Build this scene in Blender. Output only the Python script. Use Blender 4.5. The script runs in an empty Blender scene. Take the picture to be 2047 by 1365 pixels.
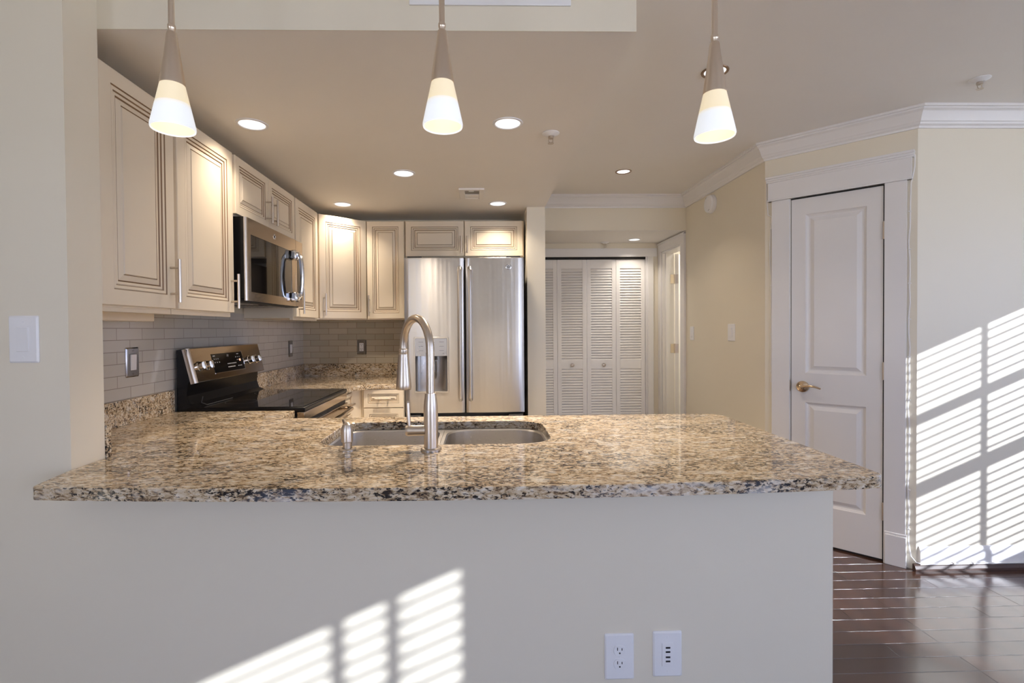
import bpy, bmesh, math, random
from mathutils import Matrix, Vector
random.seed(7)
PI = math.pi
SC = bpy.context.scene
COL = SC.collection

# ------------------------------------------------------------------ camera
F_PX, PITCH, YAW, ROLL = 999.06, 0.0145, 0.0213, -0.0077
CX, CY, EYE = 983.24, 671.47, 1.2962
fw = Vector((math.sin(YAW)*math.cos(PITCH), math.cos(YAW)*math.cos(PITCH), -math.sin(PITCH)))
r0 = Vector((math.cos(YAW), -math.sin(YAW), 0)); u0 = r0.cross(fw)
cr, sr = math.cos(ROLL), math.sin(ROLL)
rt = r0*cr + u0*sr; up = u0*cr - r0*sr
cam = bpy.data.cameras.new('camera'); camo = bpy.data.objects.new('camera', cam); COL.objects.link(camo)
m = Matrix(((rt.x, up.x, -fw.x, 0), (rt.y, up.y, -fw.y, 0), (rt.z, up.z, -fw.z, EYE), (0, 0, 0, 1)))
camo.matrix_world = m
cam.sensor_width = 36; cam.lens = F_PX/2047*36
cam.shift_x = (1023.5-CX)/2047; cam.shift_y = (CY-682.5)/2047
cam.clip_start = .05
SC.camera = camo

# ------------------------------------------------------------------ world, sun, exposure
SC.view_settings.view_transform = 'Standard'; SC.view_settings.look = 'None'
SC.view_settings.exposure = 0.18; SC.view_settings.gamma = 1.0; SC.view_settings.use_curve_mapping = False
SC.cycles.use_denoising = True
SC.cycles.max_bounces = 10; SC.cycles.diffuse_bounces = 6; SC.cycles.glossy_bounces = 5
SC.cycles.sample_clamp_indirect = 6.0; SC.cycles.caustics_reflective = False; SC.cycles.caustics_refractive = False
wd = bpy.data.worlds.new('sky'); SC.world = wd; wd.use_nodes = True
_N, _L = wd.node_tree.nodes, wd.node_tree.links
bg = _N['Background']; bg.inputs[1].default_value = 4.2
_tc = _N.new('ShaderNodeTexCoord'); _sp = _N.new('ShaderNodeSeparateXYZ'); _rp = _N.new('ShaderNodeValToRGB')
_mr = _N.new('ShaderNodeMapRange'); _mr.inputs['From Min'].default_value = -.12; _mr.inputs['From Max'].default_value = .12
_rp.color_ramp.elements[0].color = (1.40, 1.40, 1.60, 1); _rp.color_ramp.elements[1].color = (.64, .80, 1.38, 1)   # lower half brightened to lift the ceilings, blue sky above
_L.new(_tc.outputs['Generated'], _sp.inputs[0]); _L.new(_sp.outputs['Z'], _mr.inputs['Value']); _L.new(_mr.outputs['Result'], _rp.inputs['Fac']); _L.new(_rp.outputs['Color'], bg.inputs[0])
SUN_DIR = Vector((-1.0, 0.97, -0.425))
sl = bpy.data.lights.new('sun', 'SUN'); so = bpy.data.objects.new('sun', sl); COL.objects.link(so)
sl.energy = 8; sl.angle = math.radians(.3); sl.color = (.97, .99, 1.12)
so.rotation_euler = SUN_DIR.to_track_quat('-Z', 'Y').to_euler(); so.location = (8, -6, 5)

# ------------------------------------------------------------------ fitted dimensions
XL, YB = -1.4756, 4.1638            # tiled kitchen walls
YW, XS, YS2 = 1.4065, -1.1404, 1.5312
XHW = 1.0058
ZC, CT = .914, .032                 # counter
ZK, ZM, ZH = 2.2005, 2.4296, 2.137  # ceilings
XP1, XSOF, YP = .3461, .4821, 3.7266
XH, YH, Y1, X2, Y2 = 1.7815, 4.3016, 3.1002, 2.298, 2.5868
YBF = 4.95
XWA, XWB, YST = 3.7, 4.6, -1.25      # window walls of the living room and the step between them
YBK, XLL = -4.2, -2.4

# ------------------------------------------------------------------ materials
def newmat(name):
    mt = bpy.data.materials.new(name); mt.use_nodes = True
    return mt, mt.node_tree.nodes, mt.node_tree.links, mt.node_tree.nodes['Principled BSDF']

def pbr(name, col, rough=.5, metal=0.0, spec=.5, bump=0.0, bscale=60, coat=0.0, emit=None, estr=0, var=0.0, vscale=3.0, aniso=0.0):
    mt, N, L, b = newmat(name)
    b.inputs['Base Color'].default_value = (*col, 1); b.inputs['Roughness'].default_value = rough
    b.inputs['Metallic'].default_value = metal; b.inputs['Specular IOR Level'].default_value = spec
    b.inputs['Coat Weight'].default_value = coat; b.inputs['Anisotropic'].default_value = aniso
    tc = N.new('ShaderNodeTexCoord')
    if var > 0:
        nz = N.new('ShaderNodeTexNoise'); nz.inputs['Scale'].default_value = vscale; nz.inputs['Detail'].default_value = 3
        L.new(tc.outputs['Object'], nz.inputs['Vector'])
        rp = N.new('ShaderNodeValToRGB')
        rp.color_ramp.elements[0].position = .3; rp.color_ramp.elements[1].position = .7
        rp.color_ramp.elements[0].color = (*[c*(1-var) for c in col], 1); rp.color_ramp.elements[1].color = (*[min(1, c*(1+var)) for c in col], 1)
        L.new(nz.outputs['Fac'], rp.inputs['Fac']); L.new(rp.outputs['Color'], b.inputs['Base Color'])
    if bump > 0:
        nz = N.new('ShaderNodeTexNoise'); nz.inputs['Scale'].default_value = bscale; nz.inputs['Detail'].default_value = 2
        L.new(tc.outputs['Object'], nz.inputs['Vector'])
        bp = N.new('ShaderNodeBump'); bp.inputs['Strength'].default_value = bump; bp.inputs['Distance'].default_value = .002
        L.new(nz.outputs['Fac'], bp.inputs['Height']); L.new(bp.outputs['Normal'], b.inputs['Normal'])
    if emit:
        b.inputs['Emission Color'].default_value = (*emit, 1); b.inputs['Emission Strength'].default_value = estr
    return mt

def brushed(name, col, rough, sc=(14, 14, .35), dist=.004, strength=.25, rvar=.08, aniso=0.0):
    """stainless steel: long soft waves plus fine brushing along one axis"""
    mt, N, L, b = newmat(name)
    b.inputs['Base Color'].default_value = (*col, 1); b.inputs['Metallic'].default_value = 1
    if aniso:
        b.inputs['Anisotropic'].default_value = aniso; b.inputs['Anisotropic Rotation'].default_value = .25; tg = N.new('ShaderNodeTangent'); tg.direction_type = 'RADIAL'; tg.axis = 'Z'; L.new(tg.outputs[0], b.inputs['Tangent'])
    tc = N.new('ShaderNodeTexCoord'); mp = N.new('ShaderNodeMapping'); mp.inputs['Scale'].default_value = sc
    L.new(tc.outputs['Object'], mp.inputs['Vector'])
    nz = N.new('ShaderNodeTexNoise'); nz.inputs['Scale'].default_value = 1; nz.inputs['Detail'].default_value = 2
    L.new(mp.outputs['Vector'], nz.inputs['Vector'])
    bp = N.new('ShaderNodeBump'); bp.inputs['Strength'].default_value = strength; bp.inputs['Distance'].default_value = dist
    L.new(nz.outputs['Fac'], bp.inputs['Height']); L.new(bp.outputs['Normal'], b.inputs['Normal'])
    n2 = N.new('ShaderNodeTexNoise'); n2.inputs['Scale'].default_value = 18; n2.inputs['Detail'].default_value = 4
    L.new(mp.outputs['Vector'], n2.inputs['Vector'])
    mr = N.new('ShaderNodeMapRange'); mr.inputs['To Min'].default_value = rough-rvar; mr.inputs['To Max'].default_value = rough+rvar
    L.new(n2.outputs['Fac'], mr.inputs['Value']); L.new(mr.outputs['Result'], b.inputs['Roughness'])
    return mt

def granite():
    mt, N, L, b = newmat('granite')
    tc = N.new('ShaderNodeTexCoord'); mp = N.new('ShaderNodeMapping'); mp.inputs['Scale'].default_value = (.5, 1.05, 1.15)
    mp.inputs['Rotation'].default_value = (0, 0, .12)
    L.new(tc.outputs['Object'], mp.inputs['Vector'])
    def noise(sc, det, rg, dist=0.0, off=0.0):
        n = N.new('ShaderNodeTexNoise'); n.inputs['Scale'].default_value = sc; n.inputs['Detail'].default_value = det
        n.inputs['Roughness'].default_value = rg; n.inputs['Distortion'].default_value = dist
        if off:
            v = N.new('ShaderNodeVectorMath'); v.operation = 'ADD'; v.inputs[1].default_value = (off, off*.7, off*1.3)
            L.new(mp.outputs['Vector'], v.inputs[0]); L.new(v.outputs[0], n.inputs['Vector'])
        else: L.new(mp.outputs['Vector'], n.inputs['Vector'])
        return n
    n1 = noise(92, 5, .64, .7)
    r1 = N.new('ShaderNodeValToRGB'); e = r1.color_ramp.elements
    e[0].position = .33; e[0].color = (.055, .035, .024, 1); e[1].position = .68; e[1].color = (.74, .69, .61, 1)
    for q, c in ((.405, (.22, .145, .085, 1)), (.455, (.44, .325, .20, 1)), (.52, (.58, .465, .32, 1)), (.60, (.66, .575, .45, 1))):
        x = e.new(q); x.color = c
    L.new(n1.outputs['Fac'], r1.inputs['Fac'])
    n2 = noise(135, 4, .7, .4, 3.1)                       # black mica flecks
    n3 = noise(11, 3, .6, 0, 7.7)                         # where they gather
    mul = N.new('ShaderNodeMath'); mul.operation = 'MULTIPLY_ADD'; mul.inputs[1].default_value = .42; 
    L.new(n3.outputs['Fac'], mul.inputs[0]); L.new(n2.outputs['Fac'], mul.inputs[2])
    r2 = N.new('ShaderNodeValToRGB'); r2.color_ramp.elements[0].position = .755; r2.color_ramp.elements[1].position = .79
    L.new(mul.outputs[0], r2.inputs['Fac'])
    mx = N.new('ShaderNodeMixRGB'); L.new(r2.outputs['Color'], mx.inputs['Fac']); L.new(r1.outputs['Color'], mx.inputs['Color1'])
    mx.inputs['Color2'].default_value = (.022, .018, .018, 1)
    n4 = noise(26, 3, .55, 0, 12.3)                       # pale quartz patches
    r4 = N.new('ShaderNodeValToRGB'); r4.color_ramp.elements[0].position = .56; r4.color_ramp.elements[1].position = .70
    L.new(n4.outputs['Fac'], r4.inputs['Fac'])
    fm = N.new('ShaderNodeMath'); fm.operation = 'MULTIPLY'; fm.inputs[1].default_value = .55; L.new(r4.outputs['Color'], fm.inputs[0])
    mx2 = N.new('ShaderNodeMixRGB'); L.new(fm.outputs[0], mx2.inputs['Fac']); L.new(mx.outputs['Color'], mx2.inputs['Color1'])
    mx2.inputs['Color2'].default_value = (.70, .68, .64, 1)
    L.new(mx2.outputs['Color'], b.inputs['Base Color'])
    b.inputs['Roughness'].default_value = .05; b.inputs['Specular IOR Level'].default_value = .5
    return mt

def tile(name, ax, x0, odd0):
    """glass subway tile; ax = world axis along the wall"""
    mt, N, L, b = newmat(name)
    tc = N.new('ShaderNodeTexCoord'); sp = N.new('ShaderNodeSeparateXYZ'); L.new(tc.outputs['Object'], sp.inputs[0])
    cb = N.new('ShaderNodeCombineXYZ')
    BW, RH = .1517, .0487
    a = N.new('ShaderNodeMath'); a.operation = 'ADD'; a.inputs[1].default_value = -x0+50*BW; L.new(sp.outputs[ax], a.inputs[0])
    z = N.new('ShaderNodeMath'); z.operation = 'ADD'; z.inputs[1].default_value = -1.2609+(10+odd0)*RH; L.new(sp.outputs['Z'], z.inputs[0])
    L.new(a.outputs[0], cb.inputs['X']); L.new(z.outputs[0], cb.inputs['Y'])
    bt = N.new('ShaderNodeTexBrick'); L.new(cb.outputs[0], bt.inputs['Vector'])
    bt.offset = .5; bt.inputs['Scale'].default_value = 1; bt.inputs['Brick Width'].default_value = BW; bt.inputs['Row Height'].default_value = RH
    bt.inputs['Mortar Size'].default_value = .0013; bt.inputs['Mortar Smooth'].default_value = .1; bt.inputs['Bias'].default_value = 0
    c1, c2, c3 = (((.55, .52, .465, 1), (.60, .565, .51, 1), (.31, .27, .23, 1)), ((.44, .40, .31, 1), (.56, .50, .39, 1), (.26, .20, .13, 1)))[ax == 'X']  # back wall colours darkened: shade under the cabinets put into the tile
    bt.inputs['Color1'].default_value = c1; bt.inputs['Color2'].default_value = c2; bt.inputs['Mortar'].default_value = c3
    L.new(bt.outputs['Color'], b.inputs['Base Color'])
    bp = N.new('ShaderNodeBump'); bp.invert = True; bp.inputs['Strength'].default_value = .5; bp.inputs['Distance'].default_value = .0015
    L.new(bt.outputs['Fac'], bp.inputs['Height']); L.new(bp.outputs['Normal'], b.inputs['Normal'])
    b.inputs['Roughness'].default_value = .16
    return mt

def wood_floor():
    mt, N, L, b = newmat('dark_plank_floor')
    tc = N.new('ShaderNodeTexCoord'); mp = N.new('ShaderNodeMapping'); mp.inputs['Location'].default_value = (40.3, 8.4+.045, 0)
    L.new(tc.outputs['Object'], mp.inputs['Vector'])
    bt = N.new('ShaderNodeTexBrick'); L.new(mp.outputs['Vector'], bt.inputs['Vector'])
    bt.offset = .37; bt.offset_frequency = 3; bt.inputs['Scale'].default_value = 1
    bt.inputs['Brick Width'].default_value = .62; bt.inputs['Row Height'].default_value = .0841
    bt.inputs['Mortar Size'].default_value = .0024; bt.inputs['Mortar Smooth'].default_value = .6
    bt.inputs['Color1'].default_value = (.050, .023, .014, 1); bt.inputs['Color2'].default_value = (.082, .040, .027, 1)
    bt.inputs['Mortar'].default_value = (.012, .006, .004, 1)
    m2 = N.new('ShaderNodeMapping'); m2.inputs['Scale'].default_value = (4, 60, 1); L.new(tc.outputs['Object'], m2.inputs['Vector'])
    nz = N.new('ShaderNodeTexNoise'); nz.inputs['Scale'].default_value = 1; nz.inputs['Detail'].default_value = 4; L.new(m2.outputs['Vector'], nz.inputs['Vector'])
    rp = N.new('ShaderNodeValToRGB'); rp.color_ramp.elements[0].color = (.55, .55, .55, 1); rp.color_ramp.elements[1].color = (1.3, 1.25, 1.2, 1)
    L.new(nz.outputs['Fac'], rp.inputs['Fac'])
    mx = N.new('ShaderNodeMixRGB'); mx.blend_type = 'MULTIPLY'; mx.inputs['Fac'].default_value = 1
    L.new(bt.outputs['Color'], mx.inputs['Color1']); L.new(rp.outputs['Color'], mx.inputs['Color2']); L.new(mx.outputs['Color'], b.inputs['Base Color'])
    bp = N.new('ShaderNodeBump'); bp.invert = True; bp.inputs['Strength'].default_value = 1.0; bp.inputs['Distance'].default_value = .0025
    L.new(bt.outputs['Fac'], bp.inputs['Height'])
    b2 = N.new('ShaderNodeBump'); b2.inputs['Strength'].default_value = .12; b2.inputs['Distance'].default_value = .001
    L.new(nz.outputs['Fac'], b2.inputs['Height']); L.new(bp.outputs['Normal'], b2.inputs['Normal']); L.new(b2.outputs['Normal'], b.inputs['Normal'])
    b.inputs['Roughness'].default_value = .17; b.inputs['IOR'].default_value = 2.0
    return mt

M = {}
M['wall'] = pbr('cream_wall_paint', (.79, .73, .60), .45, bump=.05, bscale=220, var=.012, vscale=1.2)
M['ceil'] = pbr('ceiling_paint', (.86, .835, .80), .6, bump=.04, bscale=200, var=.01)
M['trim'] = pbr('white_trim_paint', (.80, .785, .775), .35, var=.008)
M['white'] = pbr('white_plastic', (.84, .84, .85), .3)
M['louver'] = pbr('white_louver_paint', (.87, .85, .83), .45)
M['cab'] = pbr('cream_cabinet_paint', (.77, .675, .53), .36, bump=.03, bscale=90, var=.02, vscale=5)
M['glaze'] = pbr('brown_glaze', (.26, .155, .075), .45)
M['cabin'] = pbr('cabinet_interior', (.62, .49, .33), .6)
M['granite'] = granite()
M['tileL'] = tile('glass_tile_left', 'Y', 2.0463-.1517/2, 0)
M['tileB'] = tile('glass_tile_back_shaded', 'X', -1.334, 0)
M['floor'] = wood_floor()
M['steel'] = brushed('stainless_steel', (.62, .60, .575), .30, aniso=.75, sc=(11, 11, .3), rvar=.05, dist=.012, strength=.4)
M['steelh'] = brushed('stainless_steel_horizontal', (.47, .395, .32), .16, sc=(1.5, 1.5, 20), strength=.05)  # brown base colour stands in for the reflection of the warm cabinets
M['nickel'] = brushed('brushed_nickel', (.62, .55, .475), .30, sc=(30, 30, 4), strength=0, rvar=.02)
M['sink'] = brushed('sink_steel', (.60, .575, .545), .30, sc=(3, 40, 40), strength=.03)
M['chrome'] = pbr('chrome', (.82, .82, .84), .08, metal=1)
M['black'] = pbr('black_enamel', (.006, .006, .007), .25, spec=.25)
M['bglass'] = pbr('black_glass', (.006, .005, .005), .035, spec=.6, coat=.3)
M['bplastic'] = pbr('black_plastic', (.015, .015, .016), .5)
M['gasket'] = pbr('grey_gasket', (.05, .05, .052), .6)
M['mark'] = pbr('white_marking', (.75, .75, .75), .5)
M['display'] = pbr('lit_indicator', (.9, .55, .4), .4, emit=(1, .45, .25), estr=1.2)
M['panelgrey'] = brushed('dispenser_panel', (.56, .535, .51), .3, sc=(2, 2, 2), strength=.0)
M['dispin'] = brushed('dispenser_recess', (.40, .385, .37), .3, sc=(3, 3, 1), strength=.0)
M['dark'] = pbr('dark_gap', (.012, .010, .009), .7)
M['shoe'] = pbr('dark_shoe_moulding', (.060, .028, .018), .5)
M['shade_c'] = pbr('cream_frosted_glass', (.78, .69, .52), .35, emit=(1.0, .84, .56), estr=.46)
M['shade_w'] = pbr('white_frosted_glass', (.80, .80, .80), .35, emit=(.86, .93, 1.0), estr=.5)
M['shade_m'] = pbr('blended_frosted_glass', (.79, .75, .66), .35, emit=(.94, .89, .78), estr=.5)
M['shade_i'] = pbr('inner_frosted_glass', (.74, .66, .53), .4, emit=(1.0, .90, .78), estr=.30)
M['lens'] = pbr('lit_lens', (.9, .9, .9), .4, emit=(.95, .96, 1.0), estr=1.3)
M['bulb'] = pbr('lit_bulb', (.9, .9, .9), .4, emit=(1, .9, .74), estr=1.2)
M['bronze'] = pbr('bronze_ring', (.33, .22, .14), .35, metal=.8)
M['brass'] = pbr('satin_brass_nickel', (.68, .53, .37), .2, metal=1)
M['platemetal'] = pbr('dark_polished_plate', (.34, .31, .29), .16, metal=1)
M['dispglass'] = pbr('display_glass', (.005, .005, .006), .12, spec=.2)
M['cone'] = brushed('satin_nickel_cone', (.78, .67, .55), .29, sc=(60, 60, 3), strength=0, rvar=.03)
M['cable'] = pbr('white_cable', (.82, .80, .77), .4)
M['blind'] = pbr('white_blind', (.85, .85, .85), .5)
M['vinyl'] = pbr('white_vinyl', (.85, .85, .86), .4)
M['ventmesh'] = pbr('grey_filter', (.22, .21, .20), .7)
def glassmat():
    mt, N, L, b = newmat('window_glass')
    N.remove(b); t = N.new('ShaderNodeBsdfTransparent'); g = N.new('ShaderNodeBsdfGlossy'); g.inputs['Roughness'].default_value = 0
    t.inputs['Color'].default_value = (.96, .98, .97, 1)
    mx = N.new('ShaderNodeMixShader'); mx.inputs[0].default_value = .05
    L.new(t.outputs[0], mx.inputs[1]); L.new(g.outputs[0], mx.inputs[2]); L.new(mx.outputs[0], N['Material Output'].inputs['Surface'])
    return mt
M['glass'] = glassmat()
M['kbounce'] = pbr('pale_bounce_floor', (.76, .70, .61), .35, var=.03)  # pale only so the hidden floor bounces light upward

# ------------------------------------------------------------------ mesh builder
def frame(o, u, n=None):
    """matrix of a local frame: x = u (horizontal), y = n (outward), z up"""
    u = Vector((u[0], u[1], 0)).normalized(); z = Vector((0, 0, 1)); n = u.cross(z)
    return Matrix(((u.x, n.x, 0, o[0]), (u.y, n.y, 0, o[1]), (0, 0, 1, o[2]), (0, 0, 0, 1)))
ID = Matrix.Identity(4)

class MB:
    def __init__(s): s.bm = bmesh.new(); s.mats = []
    def mi(s, mat):
        mat = M[mat] if isinstance(mat, str) else mat
        if mat not in s.mats: s.mats.append(mat)
        return s.mats.index(mat)
    def face(s, pts, mat, X=ID):
        vs = [s.bm.verts.new(X @ Vector(p)) for p in pts]
        f = s.bm.faces.new(vs); f.material_index = s.mi(mat); return f
    def box(s, a, b, mat, X=ID, bev=0.0, seg=2):
        bm = bmesh.new()
        bmesh.ops.create_cube(bm, size=1)
        for v in bm.verts:
            v.co = Vector([a[i]+(b[i]-a[i])*(v.co[i]+.5) for i in range(3)])
        if bev > 0:
            bev = min(bev, .49*min(abs(b[i]-a[i]) for i in range(3)))
            bmesh.ops.bevel(bm, geom=bm.edges[:], offset=bev, segments=seg, profile=.5, affect='EDGES')
        s.merge(bm, mat, X); return s
    def merge(s, bm, mat, X=ID):
        mp = {}
        k = s.mi(mat)
        for v in bm.verts: mp[v] = s.bm.verts.new(X @ v.co)
        for f in bm.faces:
            try: g = s.bm.faces.new([mp[v] for v in f.verts]); g.material_index = k
            except ValueError: pass
        bm.free()
    def prism(s, poly, z0, z1, mat, X=ID, caps=True):
        n = len(poly)
        A = [s.bm.verts.new(X @ Vector((p[0], p[1], z0))) for p in poly]
        B = [s.bm.verts.new(X @ Vector((p[0], p[1], z1))) for p in poly]
        k = s.mi(mat)
        for i in range(n):
            j = (i+1) % n
            s.bm.faces.new([A[i], A[j], B[j], B[i]]).material_index = k
        if caps:
            s.bm.faces.new(A[::-1]).material_index = k; s.bm.faces.new(B).material_index = k
        return s
    def loft(s, loops, mat, closed=True, cap0=False, cap1=False, X=ID):
        """loops: lists of 3D points, same count; mat: one or a list per band"""
        R = [[s.bm.verts.new(X @ Vector(p)) for p in lp] for lp in loops]
        n = len(loops[0])
        for a in range(len(R)-1):
            k = s.mi(mat[a] if isinstance(mat, list) else mat)
            for i in range(n if closed else n-1):
                j = (i+1) % n
                s.bm.faces.new([R[a][i], R[a][j], R[a+1][j], R[a+1][i]]).material_index = k
        m0 = mat[0] if isinstance(mat, list) else mat; m1 = mat[-1] if isinstance(mat, list) else mat
        if cap0: s.bm.faces.new(R[0][::-1]).material_index = s.mi(m0)
        if cap1: s.bm.faces.new(R[-1]).material_index = s.mi(m1)
        return s
    def lathe(s, prof, mat, X=ID, seg=32, cap0=False, cap1=False):
        """prof: (r, z) pairs about the local z axis"""
        return s.loft([[(r*math.cos(2*PI*i/seg), r*math.sin(2*PI*i/seg), z) for i in range(seg)] for r, z in prof], mat, True, cap0, cap1, X)
    def tube(s, pts, r, mat, seg=12, X=ID, caps=True):
        pts = [Vector(p) for p in pts]; n = len(pts); rs = r if isinstance(r, (list, tuple)) else [r]*n
        loops = []; ref = None
        for i in range(n):
            t = (pts[min(i+1, n-1)]-pts[max(i-1, 0)]).normalized()
            if ref is None: ref = t.orthogonal().normalized()
            ref = (ref - t*ref.dot(t)).normalized(); bi = t.cross(ref)
            loops.append([pts[i]+(ref*math.cos(2*PI*k/seg)+bi*math.sin(2*PI*k/seg))*rs[i] for k in range(seg)])
        return s.loft(loops, mat, True, caps, caps, X)
    def sweep(s, prof, path, mat, up=(0, 0, 1)):
        """prof: (out, z) pairs; path: 2-D points with per-point outward mitre direction given by neighbours (left side)"""
        n = len(path); loops = []
        for i in range(n):
            p = Vector(path[i]).to_2d() if False else Vector((path[i][0], path[i][1]))
            d0 = (p-Vector(path[i-1][:2])).normalized() if i > 0 else None
            d1 = (Vector(path[i+1][:2])-p).normalized() if i < n-1 else None
            if d0 is None: d0 = d1
            if d1 is None: d1 = d0
            n0 = Vector((-d0.y, d0.x)); n1 = Vector((-d1.y, d1.x))
            b = (n0+n1).normalized(); k = 1/max(.2, b.dot(n0))
            loops.append([(p.x+b.x*k*o, p.y+b.y*k*o, z) for o, z in prof])
        return s.loft(loops, mat, True, True, True)
    def build(s, name, parent=None, world=True, smooth=True, ang=20):
        me = bpy.data.meshes.new(name)
        bmesh.ops.recalc_face_normals(s.bm, faces=s.bm.faces[:])
        if parent is not None and world:
            s.bm.transform(WM[parent.name].inverted())
        s.bm.to_mesh(me); s.bm.free()
        for mt in s.mats: me.materials.append(mt)
        if smooth:
            for p in me.polygons: p.use_smooth = True
            me.set_sharp_from_angle(angle=math.radians(ang))
        o = bpy.data.objects.new(name, me); COL.objects.link(o)
        if parent is not None:
            o.parent = parent; WM[o.name] = WM[parent.name].copy()
        else: WM[o.name] = ID.copy()
        return o
WM = {}

def tag(o, label, cat, group=None, kind=None):
    o['label'] = label; o['category'] = cat
    if group: o['group'] = group
    if kind: o['kind'] = kind
    return o
def thing(name, label, cat, loc=(0, 0, 0), group=None, X=None, kind=None):
    o = bpy.data.objects.new(name, None); COL.objects.link(o)
    mt = X if X is not None else Matrix.Translation(loc)
    o.matrix_world = mt; WM[o.name] = mt.copy(); o.empty_display_size = .05
    return tag(o, label, cat, group, kind)
def struct(mb, name, label, cat):
    return tag(mb.build(name), label, cat, None, 'structure')
def relabel_copy(root, loc, label):
    r = root.copy(); COL.objects.link(r); r.location = loc; r['label'] = label
    def kids(a, b):
        for ch in list(a.children):
            c = ch.copy(); COL.objects.link(c); c.parent = b; c.matrix_parent_inverse = ch.matrix_parent_inverse; kids(ch, c)
    kids(root, r)
    return r

def rrect(x0, x1, y0, y1, r, n=8, rs=None):
    """rounded rectangle, counter-clockwise; rs = radii (x1y0, x1y1, x0y1, x0y0)"""
    rs = rs or (r, r, r, r); P = []
    for (cx, cy, a0), q in zip(((x1, y0, -PI/2), (x1, y1, 0), (x0, y1, PI/2), (x0, y0, PI)), rs):
        ox = cx-q if cx == x1 else cx+q; oy = cy+q if cy == y0 else cy-q
        for i in range(n+1):
            a = a0+PI/2*i/n; P.append((ox+q*math.cos(a), oy+q*math.sin(a)))
    return P
def inset(poly, d):
    n = len(poly); out = []
    for i in range(n):
        p = Vector(poly[i]); a = Vector(poly[i-1]); c = Vector(poly[(i+1) % n])
        d0 = (p-a).normalized(); d1 = (c-p).normalized()
        n0 = Vector((-d0.y, d0.x)); n1 = Vector((-d1.y, d1.x)); b = (n0+n1).normalized(); k = 1/max(.3, b.dot(n0))
        out.append((p.x+b.x*k*d, p.y+b.y*k*d))
    return out
def slab(mb, outer, holes, z0, z1, mat, ease=.003):
    """flat slab with holes and eased top edges"""
    k = mb.mi(mat)
    for zz, ins in ((z1, ease), (z0, 0)):
        bm = bmesh.new()
        for lp in [inset(outer, ins)]+[inset(h, -ins) for h in holes]:
            vs = [bm.verts.new((p[0], p[1], zz)) for p in lp]
            for i in range(len(vs)): bm.edges.new((vs[i], vs[(i+1) % len(vs)]))
        bmesh.ops.triangle_fill(bm, use_beauty=True, use_dissolve=False, edges=bm.edges[:])
        mb.merge(bm, mat)
    for lp, sgn in [(outer, 1)]+[(h, -1) for h in holes]:
        L3 = [[(p[0], p[1], z0) for p in lp], [(p[0], p[1], z1-ease) for p in lp],
              [(p[0], p[1], z1-ease*.35) for p in inset(lp, sgn*ease*.3)], [(p[0], p[1], z1) for p in inset(lp, sgn*ease)]]
        mb.loft(L3, mat)
    bmesh.ops.remove_doubles(mb.bm, verts=mb.bm.verts[:], dist=1e-5)

# ------------------------------------------------------------------ room shell
def wallbox(name, a, b, label, mat='wall', cat='wall'):
    return struct(MB().box(a, b, mat), name, label, cat)
struct(MB().box((-2.6, -4.4, -.1), (4.8, 5.8, 0), 'floor'), 'floor', 'dark brown glossy plank floor', 'floor')
struct(MB().box((-2.5, -4.32, ZM), (XWA+.05, YST, ZM+.1), 'ceil').box((-2.5, YST, ZM), (XWB+.05, 5.8, ZM+.1), 'ceil'), 'ceiling', 'smooth white main ceiling', 'ceiling')
struct(MB().box((XL, YS2-.01, 0), (XP1+.1, YB, .004), 'kbounce'), 'floor_kitchen_bounce', 'unseen kitchen floor, made pale to bounce light upward', 'floor')  # hidden floor, made pale to bounce lamp light onto the kitchen ceiling
wallbox('wall_left', (-2.5, YW, 0), (XS, YS2, ZM), 'cream wall beside the kitchen opening that carries the white rocker switch')
wallbox('wall_half', (XS, YW, 0), (XHW, YS2-.01, ZC-CT-.0005), 'half wall under the granite bar top')
# kitchen ceiling block: cream front, ceiling paint below
mb = MB(); mb.box((XL-.1, YS2, ZK), (XSOF, YB, ZM), 'wall'); mb.face([(XL-.1, YS2+.001, ZK-.0006), (XSOF-.0005, YS2+.001, ZK-.0006), (XSOF-.0005, YB, ZK-.0006), (XL-.1, YB, ZK-.0006)], 'ceil')
struct(mb, 'ceiling_kitchen', 'lowered kitchen ceiling with cream front face', 'ceiling')
mb = MB(); mb.box((XL-.12, YS2, 0), (XL, 5.0, ZM), 'wall')
struct(mb, 'wall_kitchen_left', 'kitchen wall behind the range', 'wall')
mb = MB(); mb.box((XL, YB, 0), (XP1, YB+.1, ZM), 'wall')
struct(mb, 'wall_kitchen_back', 'kitchen wall behind the refrigerator', 'wall')
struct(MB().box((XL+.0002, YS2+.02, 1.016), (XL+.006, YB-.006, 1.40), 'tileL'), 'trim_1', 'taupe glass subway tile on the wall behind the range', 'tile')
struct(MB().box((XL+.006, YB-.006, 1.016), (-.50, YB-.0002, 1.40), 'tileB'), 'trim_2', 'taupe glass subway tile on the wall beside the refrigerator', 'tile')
mb = MB(); mb.box((XP1, YP, 0), (XSOF, YBF+.05, ZK-.0008), 'wall'); mb.box((XP1, YB, ZK-.0008), (XSOF, YBF+.05, ZM), 'wall')
struct(mb, 'wall_pillar', 'cream end wall between refrigerator and hall', 'wall')
mb = MB(); mb.box((XSOF, YH, ZH), (XH, YH+.12, ZM), 'wall'); struct(mb, 'wall_header', 'cream header above the hall closet', 'wall')
struct(MB().box((XSOF, YH+.12, ZH), (XH, YBF, ZM), 'ceil'), 'ceiling_hall', 'low ceiling of the closet alcove', 'ceiling')
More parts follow.
